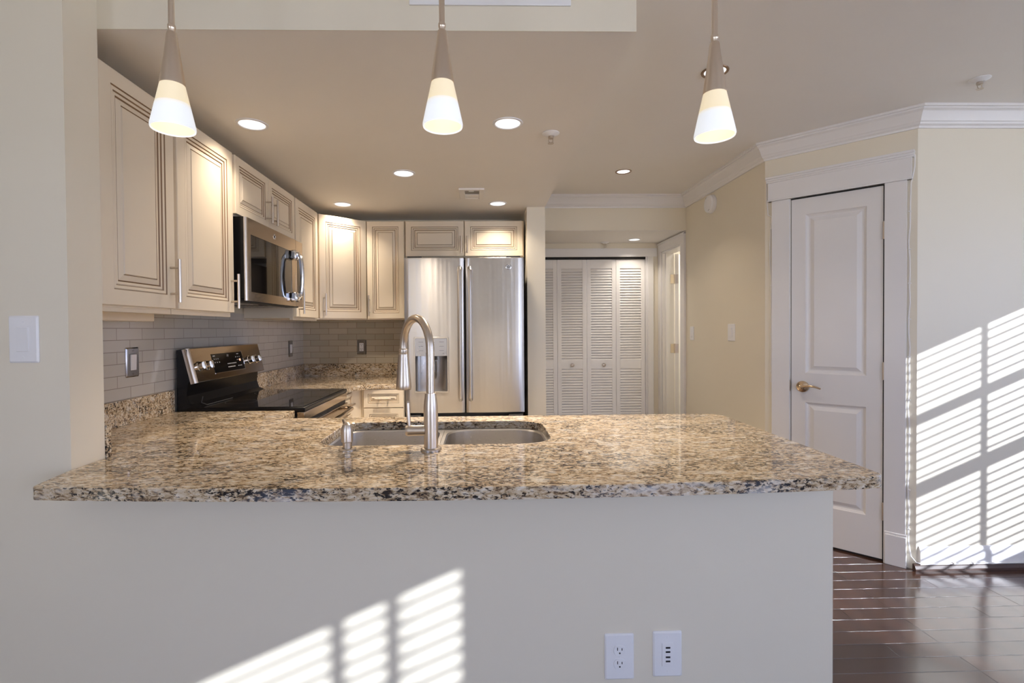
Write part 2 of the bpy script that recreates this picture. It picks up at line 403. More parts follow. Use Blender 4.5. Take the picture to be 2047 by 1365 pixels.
# skim of ceiling paint under the header so that the alcove ceiling starts at its face
struct(MB().box((XSOF, YH+.001, ZH-.002), (XH, YH+.12, ZH-.0005), 'ceil'), 'ceiling_alcove', 'underside of the header', 'ceiling')
mb = MB(); mb.box((XSOF, YBF, 2.0), (XH, YBF+.1, ZH+.05), 'wall'); mb.box((XSOF-.1, YBF+.5, 0), (XH+.1, YBF+.6, 2.2), 'wall')
mb.box((1.668, YBF, 0), (XH, YBF+.1, 2.0), 'wall')
struct(mb, 'wall_closet', 'cream wall around the louvered closet', 'wall')
# hall right wall with doorway (opening y 4.42..4.90, z < 2.04)
DY0, DY1, DZ = 4.395, 4.885, 2.035
XH2 = XH+.115
mb = MB(); mb.box((XH, Y1, 0), (XH2, DY0, ZM), 'wall'); mb.box((XH, DY0, DZ), (XH2, DY1, ZM), 'wall'); mb.box((XH, DY1, 0), (XH2, YBF+.6, ZM), 'wall')
struct(mb, 'wall_hall_right', 'cream hall wall with switches and round alarm', 'wall')
# room beyond the doorway
mb = MB(); mb.box((3.3, 3.9, 0), (3.4, 5.8, ZM), 'wall'); mb.box((XH2, 5.65, 0), (3.4, 5.75, ZM), 'wall'); mb.box((XH2, 3.8, 0), (3.4, 3.9, ZM), 'wall')
struct(mb, 'wall_bedroom', 'cream walls of the room beyond the open doorway', 'wall')
# angled closet wall
UA = Vector((X2-XH, Y2-Y1)); LA = UA.length; UA.normalize()
XA = frame((XH, Y1, 0), UA)         # x along the wall, y outward, z up
DS0, DS1, DH = .1425, .589, 2.063
mb = MB()
mb.box((0, -.1, 0), (DS0, 0, ZM), 'wall', XA); mb.box((DS1, -.1, 0), (LA, 0, ZM), 'wall', XA); mb.box((DS0, -.1, DH), (DS1, 0, ZM), 'wall', XA)
struct(mb, 'wall_angled', 'angled cream wall that holds the narrow white door', 'wall')
struct(MB().box((X2, Y2, 0), (XWB+.1, Y2+.12, ZM), 'wall'), 'wall_right', 'wall striped by sunlight through blinds', 'wall')
# living room behind the camera
WA = dict(y0=-3.75, y1=-2.2475, z0=.35, z1=2.285); WB = dict(y0=-1.02, y1=1.40, z0=.83, z1=2.187); WC = dict(y0=1.6, y1=3.55, z0=.15, z1=2.2)
WD = dict(y0=1.5, y1=3.9, z0=.25, z1=2.2)          # measured along -Y
XDW = Matrix(((0, 1, 0, XLL), (-1, 0, 0, 0), (0, 0, 1, 0), (0, 0, 0, 1)))                  # local x -> -Y, local y -> +X (into the room)
def wall_with_window(name, X, a0, a1, W, label):
    mb = MB()
    mb.box((a0, -.12, 0), (W['y0'], 0, ZM), 'wall', X); mb.box((W['y1'], -.12, 0), (a1, 0, ZM), 'wall', X)
    mb.box((W['y0'], -.12, 0), (W['y1'], 0, W['z0']), 'wall', X); mb.box((W['y0'], -.12, W['z1']), (W['y1'], 0, ZM), 'wall', X)
    return struct(mb, name, label, 'wall')
def fx(x): return Matrix(((0, -1, 0, x), (1, 0, 0, 0), (0, 0, 1, 0), (0, 0, 0, 1)))     # local x -> +Y, local y -> -X (into the room)
XC = Matrix(((1, 0, 0, 0), (0, 1, 0, YBK), (0, 0, 1, 0), (0, 0, 0, 1)))                  # local x -> +X, local y -> +Y (into the room)
wall_with_window('wall_window_near', fx(XWA), YBK, YST, WA, 'living room wall with the tall blind')
wall_with_window('wall_window_far', fx(XWB), YST, Y2, WB, 'living room wall with the wide blind')
wall_with_window('wall_rear', XC, XLL, XWA, WC, 'living room wall behind the camera')
wall_with_window('wall_living_left', XDW, -YW, -YBK, WD, 'living room wall opposite the blinds')
wallbox('wall_step', (XWA, YST-.1, 0), (XWB+.12, YST, ZM), 'step between the two window walls')
def window(name, X, W, rails, bars, label, blind=True):
    y0, y1, z0, z1 = W['y0'], W['y1'], W['z0'], W['z1']
    t = .028
    mb = MB()
    mb.box((y0, -.10, z0), (y0+t, -.05, z1), 'vinyl', X); mb.box((y1-t, -.10, z0), (y1, -.05, z1), 'vinyl', X)
    mb.box((y0, -.10, z0), (y1, -.05, z0+t), 'vinyl', X); mb.box((y0, -.10, z1-t), (y1, -.05, z1), 'vinyl', X)
    for z, th in rails: mb.box((y0, -.095, z-th/2), (y1, -.055, z+th/2), 'vinyl', X)
    for y, th in bars: mb.box((y-th/2, -.095, z0), (y+th/2, -.06, z1), 'vinyl', X)
    w = tag(mb.build(name), label, 'window', None, 'structure')
    g = MB().box((y0+.001, -.08, z0+.001), (y1-.001, -.076, z1-.001), 'glass', X).build('pane', w)
    pl = bpy.data.lights.new('window_portal', 'AREA'); pl.shape = 'RECTANGLE'; pl.size = y1-y0; pl.size_y = z1-z0; pl.cycles.is_portal = True
    po = bpy.data.objects.new('window_portal', pl); COL.objects.link(po)
    c = X @ Vector(((y0+y1)/2, -.13, (z0+z1)/2)); nrm = (X.to_3x3() @ Vector((0, 1, 0)))
    po.matrix_world = Matrix.Translation(c) @ nrm.to_track_quat('-Z', 'Z').to_matrix().to_4x4()
    if blind:
        b = thing('window_blind', 'white horizontal slat blind at ' + label, 'blind', X @ Vector(((y0+y1)/2, -.03, z0)))
        k = int((z1-z0-.03)/.048)
        mb = MB()
        for i in range(k):
            z = z1-.045-i*.048
            if z < z0+.02: break
            mb.box((y0+.006, -.040, z-.001), (y1-.006, -.010, z+.001), 'blind', X)
        mb.build('slats', b); MB().box((y0+.004, -.046, z1-.026), (y1-.004, -.004, z1-.001), 'blind', X).build('head_rail', b)
        for q in (.12, .5, .88):
            y = y0+(y1-y0)*q
            MB().box((y-.0015, -.045, z0+.01), (y+.0015, -.043, z1-.02), 'blind', X).build('ladder_cord', b)
    return w
window('window_1', fx(XWA), WA, [(1.25, .05)], [(-2.506, .010), (-2.658, .012)], 'tall window of the near living room wall')
window('window_2', fx(XWB), WB, [(1.428, .066), (1.80, .03)], [(.632, .008), (-.2, .012)], 'wide window of the far living room wall')
window('fill_window_1', XC, WC, [], [(2.55, .05)], 'added fill-light glazed door behind the camera', blind=False)  # unseen opening added as fill light from behind
window('fill_window_2', XDW, WD, [], [(2.7, .05)], 'added fill-light window opposite the blinds', blind=False)  # unseen opening added to light the front-facing walls

# crown moulding, baseboards
CR = [(0, ZM-.1017), (.010, ZM-.1017), (.012, ZM-.092), (.022, ZM-.084), (.026, ZM-.076), (.031, ZM-.072), (.040, ZM-.052), (.054, ZM-.030), (.066, ZM-.021), (.066, ZM-.014), (.074, ZM-.012), (.074, ZM), (0, ZM)]
mb = MB(); mb.sweep([(-o, z) for o, z in CR], [(XSOF+.001, YH), (XH, YH), (XH, Y1), (X2, Y2), (XWB, Y2)], 'trim')
struct(mb, 'trim_3', 'white crown moulding along hall, angled wall and right wall', 'moulding')
BB = [(0, 0.03), (.014, 0.03), (.014, .095), (.011, .105), (.007, .118), (.004, .125), (0, .125)]
mb = MB(); mb.sweep([(-o, z) for o, z in BB], [(X2+.012, Y2), (XWB, Y2)], 'trim'); struct(mb, 'baseboard_right', 'white baseboard below the sunlit wall', 'baseboard')
mb = MB(); mb.sweep([(0, 0), (-.022, 0), (-.022, .012), (-.016, .026), (-.008, .034), (0, .034)], [(X2-.02, Y2+.0), (XWB, Y2)], 'shoe'); struct(mb, 'trim_4', 'dark wood shoe moulding under the white baseboard', 'moulding')
mb = MB(); mb.sweep([(-o, max(0, z-.03)) for o, z in BB], [(XH, DY0-.09), (XH, Y1+.03)], 'trim'); struct(mb, 'baseboard_hall', 'white baseboard of the hall wall', 'baseboard')

# ------------------------------------------------------------------ angled closet door
mb = MB()
mb.box((.0415, 0, 0), (DS0-.003, .018, DH+.02), 'trim', XA, .002); mb.box((DS0-.012, -.02, 0), (DS0-.002, .012, DH+.012), 'trim', XA)
mb.box((DS1+.003, 0, 0), (.686, .018, DH+.02), 'trim', XA, .002)
mb.box((.598, 0, 0), (.690, .026, .165), 'trim', XA, .003); mb.box((.596, 0, .165), (.691, .021, .178), 'trim', XA, .003)
mb.box((.021, 0, DH+.003), (.706, .022, DH+.118), 'trim', XA, .002)
mb.box((.018, 0, DH+.003), (.709, .027, DH+.014), 'trim', XA, .003)
for i, (o, z) in enumerate(((.026, .118), (.032, .128), (.038, .140))):
    mb.box((.021-o*.3, 0, DH+z-.001), (.706+o*.3, o, DH+z+.013), 'trim', XA, .003)
struct(mb, 'trim_5', 'white door casing with stepped header on the angled wall', 'door casing')

def panel_rings(mb, X, w0, w1, z0, z1, prof, mats, y0=0.0):
    loops = []
    for ins, d in prof:
        a, b, c, e = w0+ins, w1-ins, z0+ins, z1-ins
        loops.append([(a, y0+d, c), (b, y0+d, c), (b, y0+d, e), (a, y0+d, e)])
    mb.loft(loops, mats, True, False, True, X)
door1 = thing('door_1', 'narrow white two-panel door with a lever handle', 'door', X=XA @ Matrix.Translation(((DS0+DS1)/2, 0, .012)), kind='structure')
mb = MB(); yf = .002
d0, d1, dz0, dz1 = DS0+.003, DS1-.003, .012, DH-.004
P = [(.2195, .5128, 1.0165, 1.9618), (.2262, .511, .237, .843)]
xs = [d0, P[0][0], P[0][1], d1]
zs = [dz0, P[1][2], P[1][3], P[0][2], P[0][3], dz1]
for i in range(3):
    for j in range(5):
        if i == 1 and j in (1, 3): continue
        mb.face([(xs[i], yf, zs[j]), (xs[i+1], yf, zs[j]), (xs[i+1], yf, zs[j+1]), (xs[i], yf, zs[j+1])], 'trim', XA)
for (a, b, c, e) in P:
    panel_rings(mb, XA, P[0][0], P[0][1], c, e, [(0, yf), (.005, yf-.007), (.014, yf-.013), (.022, yf-.013), (.040, yf-.004), (.044, yf-.002)], 'trim')
mb.box((d0, -.036, dz0), (d1, yf-.0135, dz1), 'trim', XA)
for a, b, c, e in ((d0, d0+.001, dz0, dz1), (d1-.001, d1, dz0, dz1)): mb.box((a, -.036, c), (b, yf, e), 'trim', XA)
mb.box((d0, -.036, dz1-.001), (d1, yf, dz1), 'trim', XA); mb.box((d0, -.036, dz0), (d1, yf, dz0+.001), 'trim', XA)
mb.build('door_panel', door1)
mb = MB(); mb.box((DS0-.0015, -.03, .0), (d0, -.003, DH), 'dark', XA); mb.box((d1, -.03, .0), (DS1+.003, .0005, DH), 'dark', XA); mb.box((DS0, -.03, dz1+.0005), (DS1, .0005, DH+.003), 'dark', XA); mb.box((DS0, -.03, .0005), (DS1, -.006, dz0-.0005), 'dark', XA)  # dark strips stand in for the shade in the gap around the door
mb.build('door_gap_shade', door1)
mb = MB()
KX = XA @ Matrix.Translation((.206, yf, .935)) @ Matrix.Rotation(-PI/2, 4, 'X')
mb.lathe([(.034, 0), (.034, .004), (.031, .008), (.020, .012), (.013, .014), (.013, .045), (.014, .052), (.010, .056), (.001, .057)], 'brass', KX, 28)
pts = [(.206+t*.100, .049+yf+.004*math.sin(t*PI), .936+.010*math.sin(t*PI)-.004*t*t) for t in [i/10 for i in range(11)]]
mb.tube(pts, [.011, .009, .0075, .007, .007, .007, .007, .0065, .006, .0055, .005], 'brass', 10, XA)
mb.build('lever_handle', door1)
for z in (1.815, 1.0475, .278):
    mb = MB(); mb.lathe([(.001, -.047), (.0065, -.047), (.0065, -.017), (.0055, -.0165), (.0065, -.016), (.0065, .016), (.0055, .0165), (.0065, .017), (.0065, .047), (.001, .05)], 'nickel', XA @ Matrix.Translation((DS1+.001, .010, z)), 12)
    mb.box((DS1-.0015, -.02, z-.045), (DS1+.0085, .004, z+.045), 'nickel', XA); mb.build('hinge', door1)
MB().box((DS0-.011, -.004, .905), (DS0-.001, .0145, .972), 'nickel', XA).build('strike_plate', door1)

# white cable clipped around the casing
cb = thing('cable', 'thin white cable clipped around the angled door casing and along the baseboard', 'cable', XA @ Vector((.70, .01, 0)))
def wob(a, k): return a+.0025*math.sin(k*2.3)+.002*math.sin(k*5.1+1)
path = []
for i in range(12): path.append((.0365-.008*math.sin(i*.9)*(i > 7), .006, .95+i*.093))
path += [(.018, .006, 1.99), (.012, .006, 2.07), (.010, .006, 2.19), (.016, .02, 2.209)]
for i in range(1, 9): path.append((.016+i*.083, .020, 2.211+.003*math.sin(i*1.7)))
path += [(.708, .016, 2.205), (.717, .008, 2.19), (.716, .006, 2.13), (.708, .006, 2.08), (.702, .006, 2.05), (.699, .006, 1.95)]
for i in range(23): path.append((wob(.697, i), .006, 1.90-i*.080))
path += [(.700, .008, .12), (.708, .014, .07)]
mb = MB(); mb.tube(path, .0032, 'cable', 8, XA)
e = XA @ Vector((.708, .014, .07))
q = [(e.x, e.y, .07), (X2-.012, Y2-.014, .045), (X2+.02, Y2-.0185, .0385)]
for i in range(1, 20): q.append((X2+.02+i*.1, Y2-.0185+.001*math.sin(i), .0385))
mb.tube(q, .0032, 'cable', 8)
mb.build('cord', cb)
for z in (2.10, 1.90, 1.70, 1.52, 1.33, 1.13, .90, .72, .42, .21):
    MB().box((.691, .0, z-.003), (.704, .0105, z+.003), 'cable', XA, .001).build('clip', cb)
for z in (1.90, 1.55, 1.25, 1.02):
    MB().box((.0305, .0, z-.003), (.041, .0105, z+.003), 'cable', XA, .001).build('clip', cb)
for x in (2.485, 2.59):
    MB().box((x-.005, Y2-.026, .0345), (x+.005, Y2-.0145, .045), 'cable', bev=.001).build('clip', cb)

# ------------------------------------------------------------------ hall doorway and closet
def fyz(x): return Matrix(((0, -1, 0, x), (1, 0, 0, 0), (0, 0, 1, 0), (0, 0, 0, 1)))
XHW_ = fyz(XH)
mb = MB()
mb.box((YH+.006, 0, 0), (DY0, .018, DZ), 'trim', XHW_, .002); mb.box((DY1, 0, 0), (YBF-.001, .018, DZ), 'trim', XHW_, .002)
mb.box((YH+.006, 0, DZ-.002), (YBF-.001, .018, ZH-.012), 'trim', XHW_, .002); mb.box((YH+.006, 0, ZH-.03), (YBF-.001, .026, ZH-.014), 'trim', XHW_, .003)
mb.box((DY0-.002, -.115, 0), (DY0+.012, 0, DZ), 'trim', XHW_); mb.box((DY1-.014, -.115, 0), (DY1+.002, 0, DZ), 'trim', XHW_); mb.box((DY0, -.115, DZ-.014), (DY1, 0, DZ+.002), 'trim', XHW_)
mb.box((DY0+.012, -.06, 0), (DY0+.024, -.03, DZ-.014), 'trim', XHW_); mb.box((DY1-.026, -.06, 0), (DY1-.014, -.03, DZ-.014), 'trim', XHW_)
struct(mb, 'trim_6', 'white casing around the open hall doorway', 'door casing')
PD = Matrix.Translation((XH2+.006, DY1-.016, 0)) @ Matrix.Rotation(math.radians(58), 4, 'Z')
door4 = thing('door_4', 'white door standing open in the hall doorway, seen edge on', 'door', X=PD, kind='structure')
MB().box((0, -.036, .01), (.60, 0, DZ-.02), 'trim', PD, .002).build('door_panel', door4)
for z in (1.77, 1.09, .30):
    mb = MB(); mb.box((XH2-.038, DY1-.0165, z-.044), (XH2-.002, DY1-.0135, z+.044), 'nickel', bev=.001)
    mb.lathe([(.001, -.046), (.006, -.046), (.006, .046), (.001, .047)], 'nickel', Matrix.Translation((XH2+.003, DY1-.016, z)), 10)
    mb.box((-.0035, -.034, z-.044), (-.0005, -.002, z+.044), 'nickel', PD, .001); mb.build('hinge', door4)
# closet casing
mb = MB(); mb.box((XSOF, YBF-.016, 2.0), (XH-.03, YBF, 2.083), 'trim', bev=.002); mb.box((1.658, YBF-.016, 0), (1.715, YBF, 2.0), 'trim', bev=.002)
mb.box((1.640, YBF-.004, 0), (1.668, YBF+.06, 2.0), 'trim')
struct(mb, 'trim_7', 'white casing around the louvered closet doors', 'door casing')
struct(MB().box((XSOF, YBF+.001, 1.978), (1.64, YBF+.06, 2.0), 'dark'), 'trim_8', 'dark track slot above the louvered doors', 'track')
def leaf(parent, x0, x1, y, knob=None):
    mb = MB(); st = .040; z0, z1 = .015, 1.976; t0, t1 = y, y+.028
    zr = [(z0, .17), (.890, .975), (1.888, z1)]
    mb.box((x0, t0, z0), (x0+st, t1, z1), 'louver', bev=.002); mb.box((x1-st, t0, z0), (x1, t1, z1), 'louver', bev=.002)
    for a, b in zr: mb.box((x0+st, t0+.001, a), (x1-st, t1-.001, b), 'louver')
    for (a, b) in ((.17, .890), (.975, 1.888)):
        k = round((b-a)/.0262); p = (b-a)/k
        for i in range(k):
            zc = a+(i+.5)*p
            mb.loft([[(xx, t0+.002, zc-.0165), (xx, t0+.002, zc-.0085), (xx, t0+.017, zc+.0125), (xx, t0+.017, zc+.0065)] for xx in (x0+st-.003, x1-st+.003)], 'louver', True, True, True)
        mb.box((x0+st-.004, t1-.004, a), (x1-st+.004, t1-.002, b), 'louver')
    o = mb.build('leaf', parent)
    if knob:
        MB().lathe([(.008, 0), (.008, .010), (.017, .016), (.019, .023), (.016, .030), (.006, .033), (.0005, .0335)], 'nickel', Matrix.Translation((knob, y, .927)) @ Matrix.Rotation(PI/2, 4, 'X'), 20).build('knob', o)
    return o
yb = YBF+.012
dA = thing('door_2', 'pair of white louvered closet leaves next to the cream end wall', 'door', (.77, yb, 0), kind='structure')
leaf(dA, .487, .757, yb); leaf(dA, .760, 1.0505, yb, .9035)
dB = thing('door_3', 'pair of white louvered closet leaves next to the open doorway', 'door', (1.35, yb, 0), kind='structure')
leaf(dB, 1.0560, 1.3455, yb, 1.2187); leaf(dB, 1.3485, 1.638, yb)

# ------------------------------------------------------------------ cabinets
DOORP = [(0, .0), (0, .019), (.002, .021), (.049, .021), (.0515, .0165), (.054, .0190), (.063, .0175), (.066, .0130), (.069, .0150), (.076, .0140), (.0785, .0100), (.081, .0115), (.098, .0165), (.1005, .0140), (.103, .0180)]
DOORM = ['cab', 'cab', 'cab', 'glaze', 'cab', 'cab', 'glaze', 'cab', 'cab', 'glaze', 'glaze', 'cab', 'glaze', 'cab']
def cab_door(parent, X, w0, w1, z0, z1, scale=1.0, name='door'):
    mb = MB(); prof = [(i*scale, d) for i, d in DOORP]
    panel_rings(mb, X, w0, w1, z0, z1, prof, DOORM)
    mb.face([(w0, 0, z0), (w0, 0, z1), (w1, 0, z1), (w1, 0, z0)], 'cab', X)
    return mb.build(name, parent, ang=12)
def bar_pull(parent, X, w, z0, z1, vertical=True, yb=.021):
    mb = MB(); r = .006; so_ = .034
    if vertical:
        mb.tube([(w, yb+so_, z0), (w, yb+so_, z1)], r, 'nickel', 12, X)
        for q in (.2, .8): mb.tube([(w, yb-.004, z0+(z1-z0)*q), (w, yb+so_, z0+(z1-z0)*q)], .0045, 'nickel', 10, X)
    else:
        mb.tube([(z0, yb+so_, w), (z1, yb+so_, w)], r, 'nickel', 12, X)
        for q in (.2, .8): mb.tube([(z0+(z1-z0)*q, yb-.004, w), (z0+(z1-z0)*q, yb+so_, w)], .0045, 'nickel', 10, X)
    return mb.build('handle', parent)
ZU0, ZU1 = 1.372, 2.122
DX = -1.1652                                    # back of the left upper doors
XUL = Matrix(((0, 1, 0, DX), (1, 0, 0, 0), (0, 0, 1, 0), (0, 0, 0, 1)))   # x -> +Y, y -> +X
def upper_left(label, y0, y1, z0, doors, pulls, lip=True):
    t = thing('wall_cabinet', label, 'cabinet', (XL+.15, (y0+y1)/2, z0), 'cream glazed upper cabinets')
    mb = MB(); mb.box((XL+.007, y0, z0), (DX-.001, y1, ZU1), 'cab', bev=.001)
    if lip:
        mb.box((DX-.022, y0, z0-.012), (DX-.001, y1, z0), 'cab')
    mb.build('carcass', t)
    for (a, b), pu in zip(doors, pulls):
        d = cab_door(t, XUL, a, b, z0+.008, ZU1-.003, 1.0 if z0 < 1.6 else .8)
        if pu: bar_pull(d, XUL, *pu)
    return t
upper_left('tall cream wall cabinet nearest the opening, its far side beside a slim bar handle', 1.534, 1.905, ZU0, [(1.538, 1.9015)], [(1.872, 1.402, 1.562)])
upper_left('tall cream wall cabinet between the nearest one and the microwave', 1.909, 2.352, ZU0, [(1.9215, 2.347)], [(2.320, 1.398, 1.556)])
upper_left('short two-door cream cabinet above the microwave', 2.362, 3.122, 1.838, [(2.372, 2.738), (2.744, 3.112)], [(2.708, 1.868, 2.01), (2.776, 1.868, 2.01)], False)
tD = upper_left('narrow cream wall cabinet behind the microwave, next to the corner cabinet', 3.127, 3.572, ZU0, [(3.134, 3.545)], [(3.168, 1.398, 1.556)])
# diagonal corner unit
PA, PB_ = Vector((DX, 3.578)), Vector((-.8735, 3.849))
XD = frame((PA.x, PA.y, 0), PB_-PA); LD = (PB_-PA).length
t = thing('wall_cabinet', 'diagonal cream corner cabinet between the two kitchen walls', 'cabinet', (XL+.2, YB-.2, ZU0), 'cream glazed upper cabinets')
mb = MB(); mb.prism([(XL+.007, 3.578), (PA.x, PA.y+.001), (PB_.x, PB_.y+.001), (PB_.x, YB-.007), (XL+.007, YB-.007)], ZU0, ZU1, 'cab'); mb.build('carcass', t)
d = cab_door(t, XD, .012, LD-.012, ZU0+.008, ZU1-.003); bar_pull(d, XD, .042, 1.398, 1.556)
# back wall units
DYB = 3.8482
XUB = frame((0, DYB, 0), (1, 0))
t = thing('wall_cabinet', 'slim cream wall cabinet between the corner cabinet and the refrigerator', 'cabinet', (-.72, YB-.15, ZU0), 'cream glazed upper cabinets')
MB().box((-.871, DYB+.001, ZU0), (-.579, YB-.007, ZU1), 'cab', bev=.001).build('carcass', t)
d = cab_door(t, XUB, -.864, -.583, ZU0+.008, ZU1-.003, .85); bar_pull(d, XUB, -.848, 1.398, 1.556)
t = thing('wall_cabinet', 'wide two-door cream cabinet above the refrigerator', 'cabinet', (-.12, YB-.15, 1.85), 'cream glazed upper cabinets')
MB().box((-.576, DYB+.001, 1.846), (.333, YB-.007, ZU1), 'cab', bev=.001).build('carcass', t)
for a, b, w in ((-.570, -.127, -.147), (-.120, .323, -.100)):
    d = cab_door(t, XUB, a, b, 1.852, ZU1-.003, .88); bar_pull(d, XUB, w, 1.872, 2.00)
# small light strip under the nearest cabinets
t = tag(MB().box((-1.39, 1.56, 1.335), (-1.30, 2.02, 1.3718), 'cab', bev=.004).build('under_cabinet_light'), 'cream light strip fixed below the cabinet nearest the opening', 'light fixture')

# base cabinets
XBL = Matrix(((0, 1, 0, -.905), (1, 0, 0, 0), (0, 0, 1, 0), (0, 0, 0, 1)))
def carcass_box(mb, a, b, ins='cab'):
    """open topped box of panels"""
    t = .018
    mb.box(a, (a[0]+t, b[1], b[2]), ins); mb.box((b[0]-t, a[1], a[2]), b, ins)
    mb.box((a[0], a[1], a[2]), (b[0], a[1]+t, b[2]), ins); mb.box((a[0], b[1]-t, a[2]), b, ins)
    mb.box(a, (b[0], b[1], a[2]+t), ins)
ZB = ZC-CT-.0005
t = thing('base_cabinet', 'cream base cabinet under the bar that holds the sink', 'cabinet', (.05, 1.86, 0))
mb = MB(); carcass_box(mb, (-.86, YS2+.002, .09), (1.00, 2.115, ZB)); mb.box((-.86, YS2+.002, 0), (1.00, 2.05, .09), 'cab'); mb.build('carcass', t)
XBP = frame((0, 2.1155, 0), (-1, 0))
for a, b in ((-.99, -.62), (-.61, -.24), (-.23, .14), (.15, .50), (.51, .85)):
    cab_door(t, XBP, a, b, .10, ZB-.01, .8)
t = thing('base_cabinet', 'cream base cabinet in front of the range, under the granite', 'cabinet', (-1.2, 1.97, 0))
mb = MB(); mb.box((XL+.004, YS2+.004, .0), (-.915, 2.385, ZB), 'cab'); mb.build('carcass', t)
t = thing('base_cabinet', 'cream corner base cabinet just beyond the range', 'cabinet', (-1.2, 3.6, 0))
mb = MB(); mb.prism([(XL+.004, 3.168), (-.905, 3.168), (-.905, 3.43), (-.845, 3.535), (-.845, YB-.004), (XL+.004, YB-.004)], 0, ZB, 'cab'); mb.build('carcass', t)
XBL = Matrix(((0, 1, 0, -.9045), (1, 0, 0, 0), (0, 0, 1, 0), (0, 0, 0, 1)))
d = cab_door(t, XBL, 3.175, 3.42, .735, ZB-.012, .45, 'drawer'); bar_pull(d, XBL, .80, 3.24, 3.36, False)
d = cab_door(t, XBL, 3.175, 3.42, .10, .725, .7); bar_pull(d, XBL, 3.20, .55, .70)
t = thing('base_cabinet', 'cream drawer cabinet beside the refrigerator', 'cabinet', (-.69, 3.85, 0))
MB().box((-.842, 3.522, 0), (-.545, YB-.004, ZB), 'cab').build('carcass', t)
XBB = frame((0, 3.5215, 0), (1, 0))
for a, b in ((.752, ZB-.003), (.42, .745), (.09, .413)):
    d = cab_door(t, XBB, -.8245, -.5475, a, b, .62 if a > .7 else .8, 'drawer'); bar_pull(d, XBB, (a+b)/2, -.74, -.63, False)

# ------------------------------------------------------------------ counters
bow = lambda x: 1.2475-.043*(1-((x+.02)/1.06)**2)
xl_, xr_ = -1.120, 1.033
out = []
rr = .022
yl = bow(xl_)
for i in range(7):
    a = PI+PI/2*i/6; out.append((xl_+rr+rr*math.cos(a), yl+rr+rr*math.sin(a)))
for i in range(1, 40):
    x = xl_+rr+(xr_-xl_-2*rr)*i/40; out.append((x, bow(x)))
rr2 = .03; yr = bow(xr_)
for i in range(7):
    a = -PI/2+PI/2*i/6; out.append((xr_-rr2+rr2*math.cos(a), yr+rr2+rr2*math.sin(a)))
r3 = .075; xr2, yk = 1.045, 2.187
for i in range(9):
    a = PI/2*i/8; out.append((xr2-r3+r3*math.cos(a), yk-r3+r3*math.sin(a)))
out += [(-.84, yk), (-.865, yk+.012), (-.884, yk+.04), (-.892, 2.3955), (XL+.003, 2.3955), (XL+.003, YS2+.002), (XS+.002, YS2+.002), (XS+.002, YW-.002), (XS-.001, YW-.003)]
hole = rrect(-.556, .242, 1.656, 2.072, .1, 8, (.11, .11, .075, .09))
ct = thing('countertop', 'granite bar and counter top with the sink cut-out', 'countertop', (0, 1.8, ZC-CT))
mb = MB(); slab(mb, out, [hole], ZC-CT, ZC, 'granite'); mb.build('slab', ct, ang=8)
mb = MB(); mb.box((XL+.003, YS2+.022, ZC+.0004), (XL+.022, 2.3955, 1.016), 'granite', bev=.0015); mb.box((XL+.003, YS2+.002, ZC+.0004), (XS+.004, YS2+.022, 1.016), 'granite', bev=.0015)
mb.build('backsplash', ct)
ct2 = thing('countertop', 'granite counter in the corner between range and refrigerator', 'countertop', (-1.2, 3.7, ZC-CT))
o2 = [(XL+.003, 3.161), (-.875, 3.161), (-.875, 3.33), (-.868, 3.385), (-.845, 3.43), (-.80, 3.47), (-.745, 3.492), (-.69, 3.497), (-.545, 3.497), (-.545, YB-.003), (XL+.003, YB-.003)]
mb = MB(); slab(mb, o2, [], ZC-CT, ZC, 'granite'); mb.build('slab', ct2, ang=8)
mb = MB(); mb.box((XL+.003, 3.161, ZC+.0004), (XL+.022, YB-.003, 1.016), 'granite', bev=.0015); mb.box((XL+.022, YB-.022, ZC+.0004), (-.545, YB-.003, 1.016), 'granite', bev=.0015)
mb.build('backsplash', ct2)

# ------------------------------------------------------------------ sink, faucet, soap dispenser
sk = thing('sink', 'stainless double-bowl undermount sink in the granite bar', 'sink', (-.155, 1.86, .68))
def bowl(x0, x1, y0, y1, rs, fl):
    mb = MB(); zt = ZC-CT-.001
    def lp(d, z, grow=0):
        return [(p[0], p[1], z) for p in rrect(x0-d, x1+d, y0-d, y1+d, .1, 8, [max(.012, r+d) for r in rs])]
    fx0, fx1, fy0, fy1 = fl
    f0 = [(p[0], p[1], zt) for p in rrect(fx0, fx1, fy0, fy1, .02, 8)]
    f1 = [(p[0], p[1], zt-.002) for p in rrect(fx0, fx1, fy0, fy1, .02, 8)]
    mb.loft([f1, f0, lp(.004, zt), lp(0, zt-.006), lp(-.006, zt-.10), lp(-.014, zt-.165), lp(-.03, zt-.188), lp(-.06, zt-.196)], 'sink', True, False, False)
    cx, cy = (x0+x1)/2, (y0+y1)/2+.04
    last = lp(-.06, zt-.196); n = len(last)
    ring = []
    for p in last:
        a = math.atan2(p[1]-cy, p[0]-cx); ring.append((cx+.04*math.cos(a), cy+.04*math.sin(a), zt-.200))
    mb.loft([last, ring], 'sink')
    o = mb.build('bowl', sk)
    MB().lathe([(.045, zt-.1985), (.042, zt-.196), (.036, zt-.197), (.030, zt-.204), (.001, zt-.205)], 'chrome', Matrix.Translation((cx, cy, 0)), 24).build('drain', o)
    return o
bowl(-.548, -.170, 1.668, 2.062, (.09, .09, .075, .085), (-.575, -.1535, 1.635, 2.092))
bowl(-.136, .234, 1.668, 2.062, (.11, .11, .10, .10), (-.1525, .262, 1.635, 2.092))

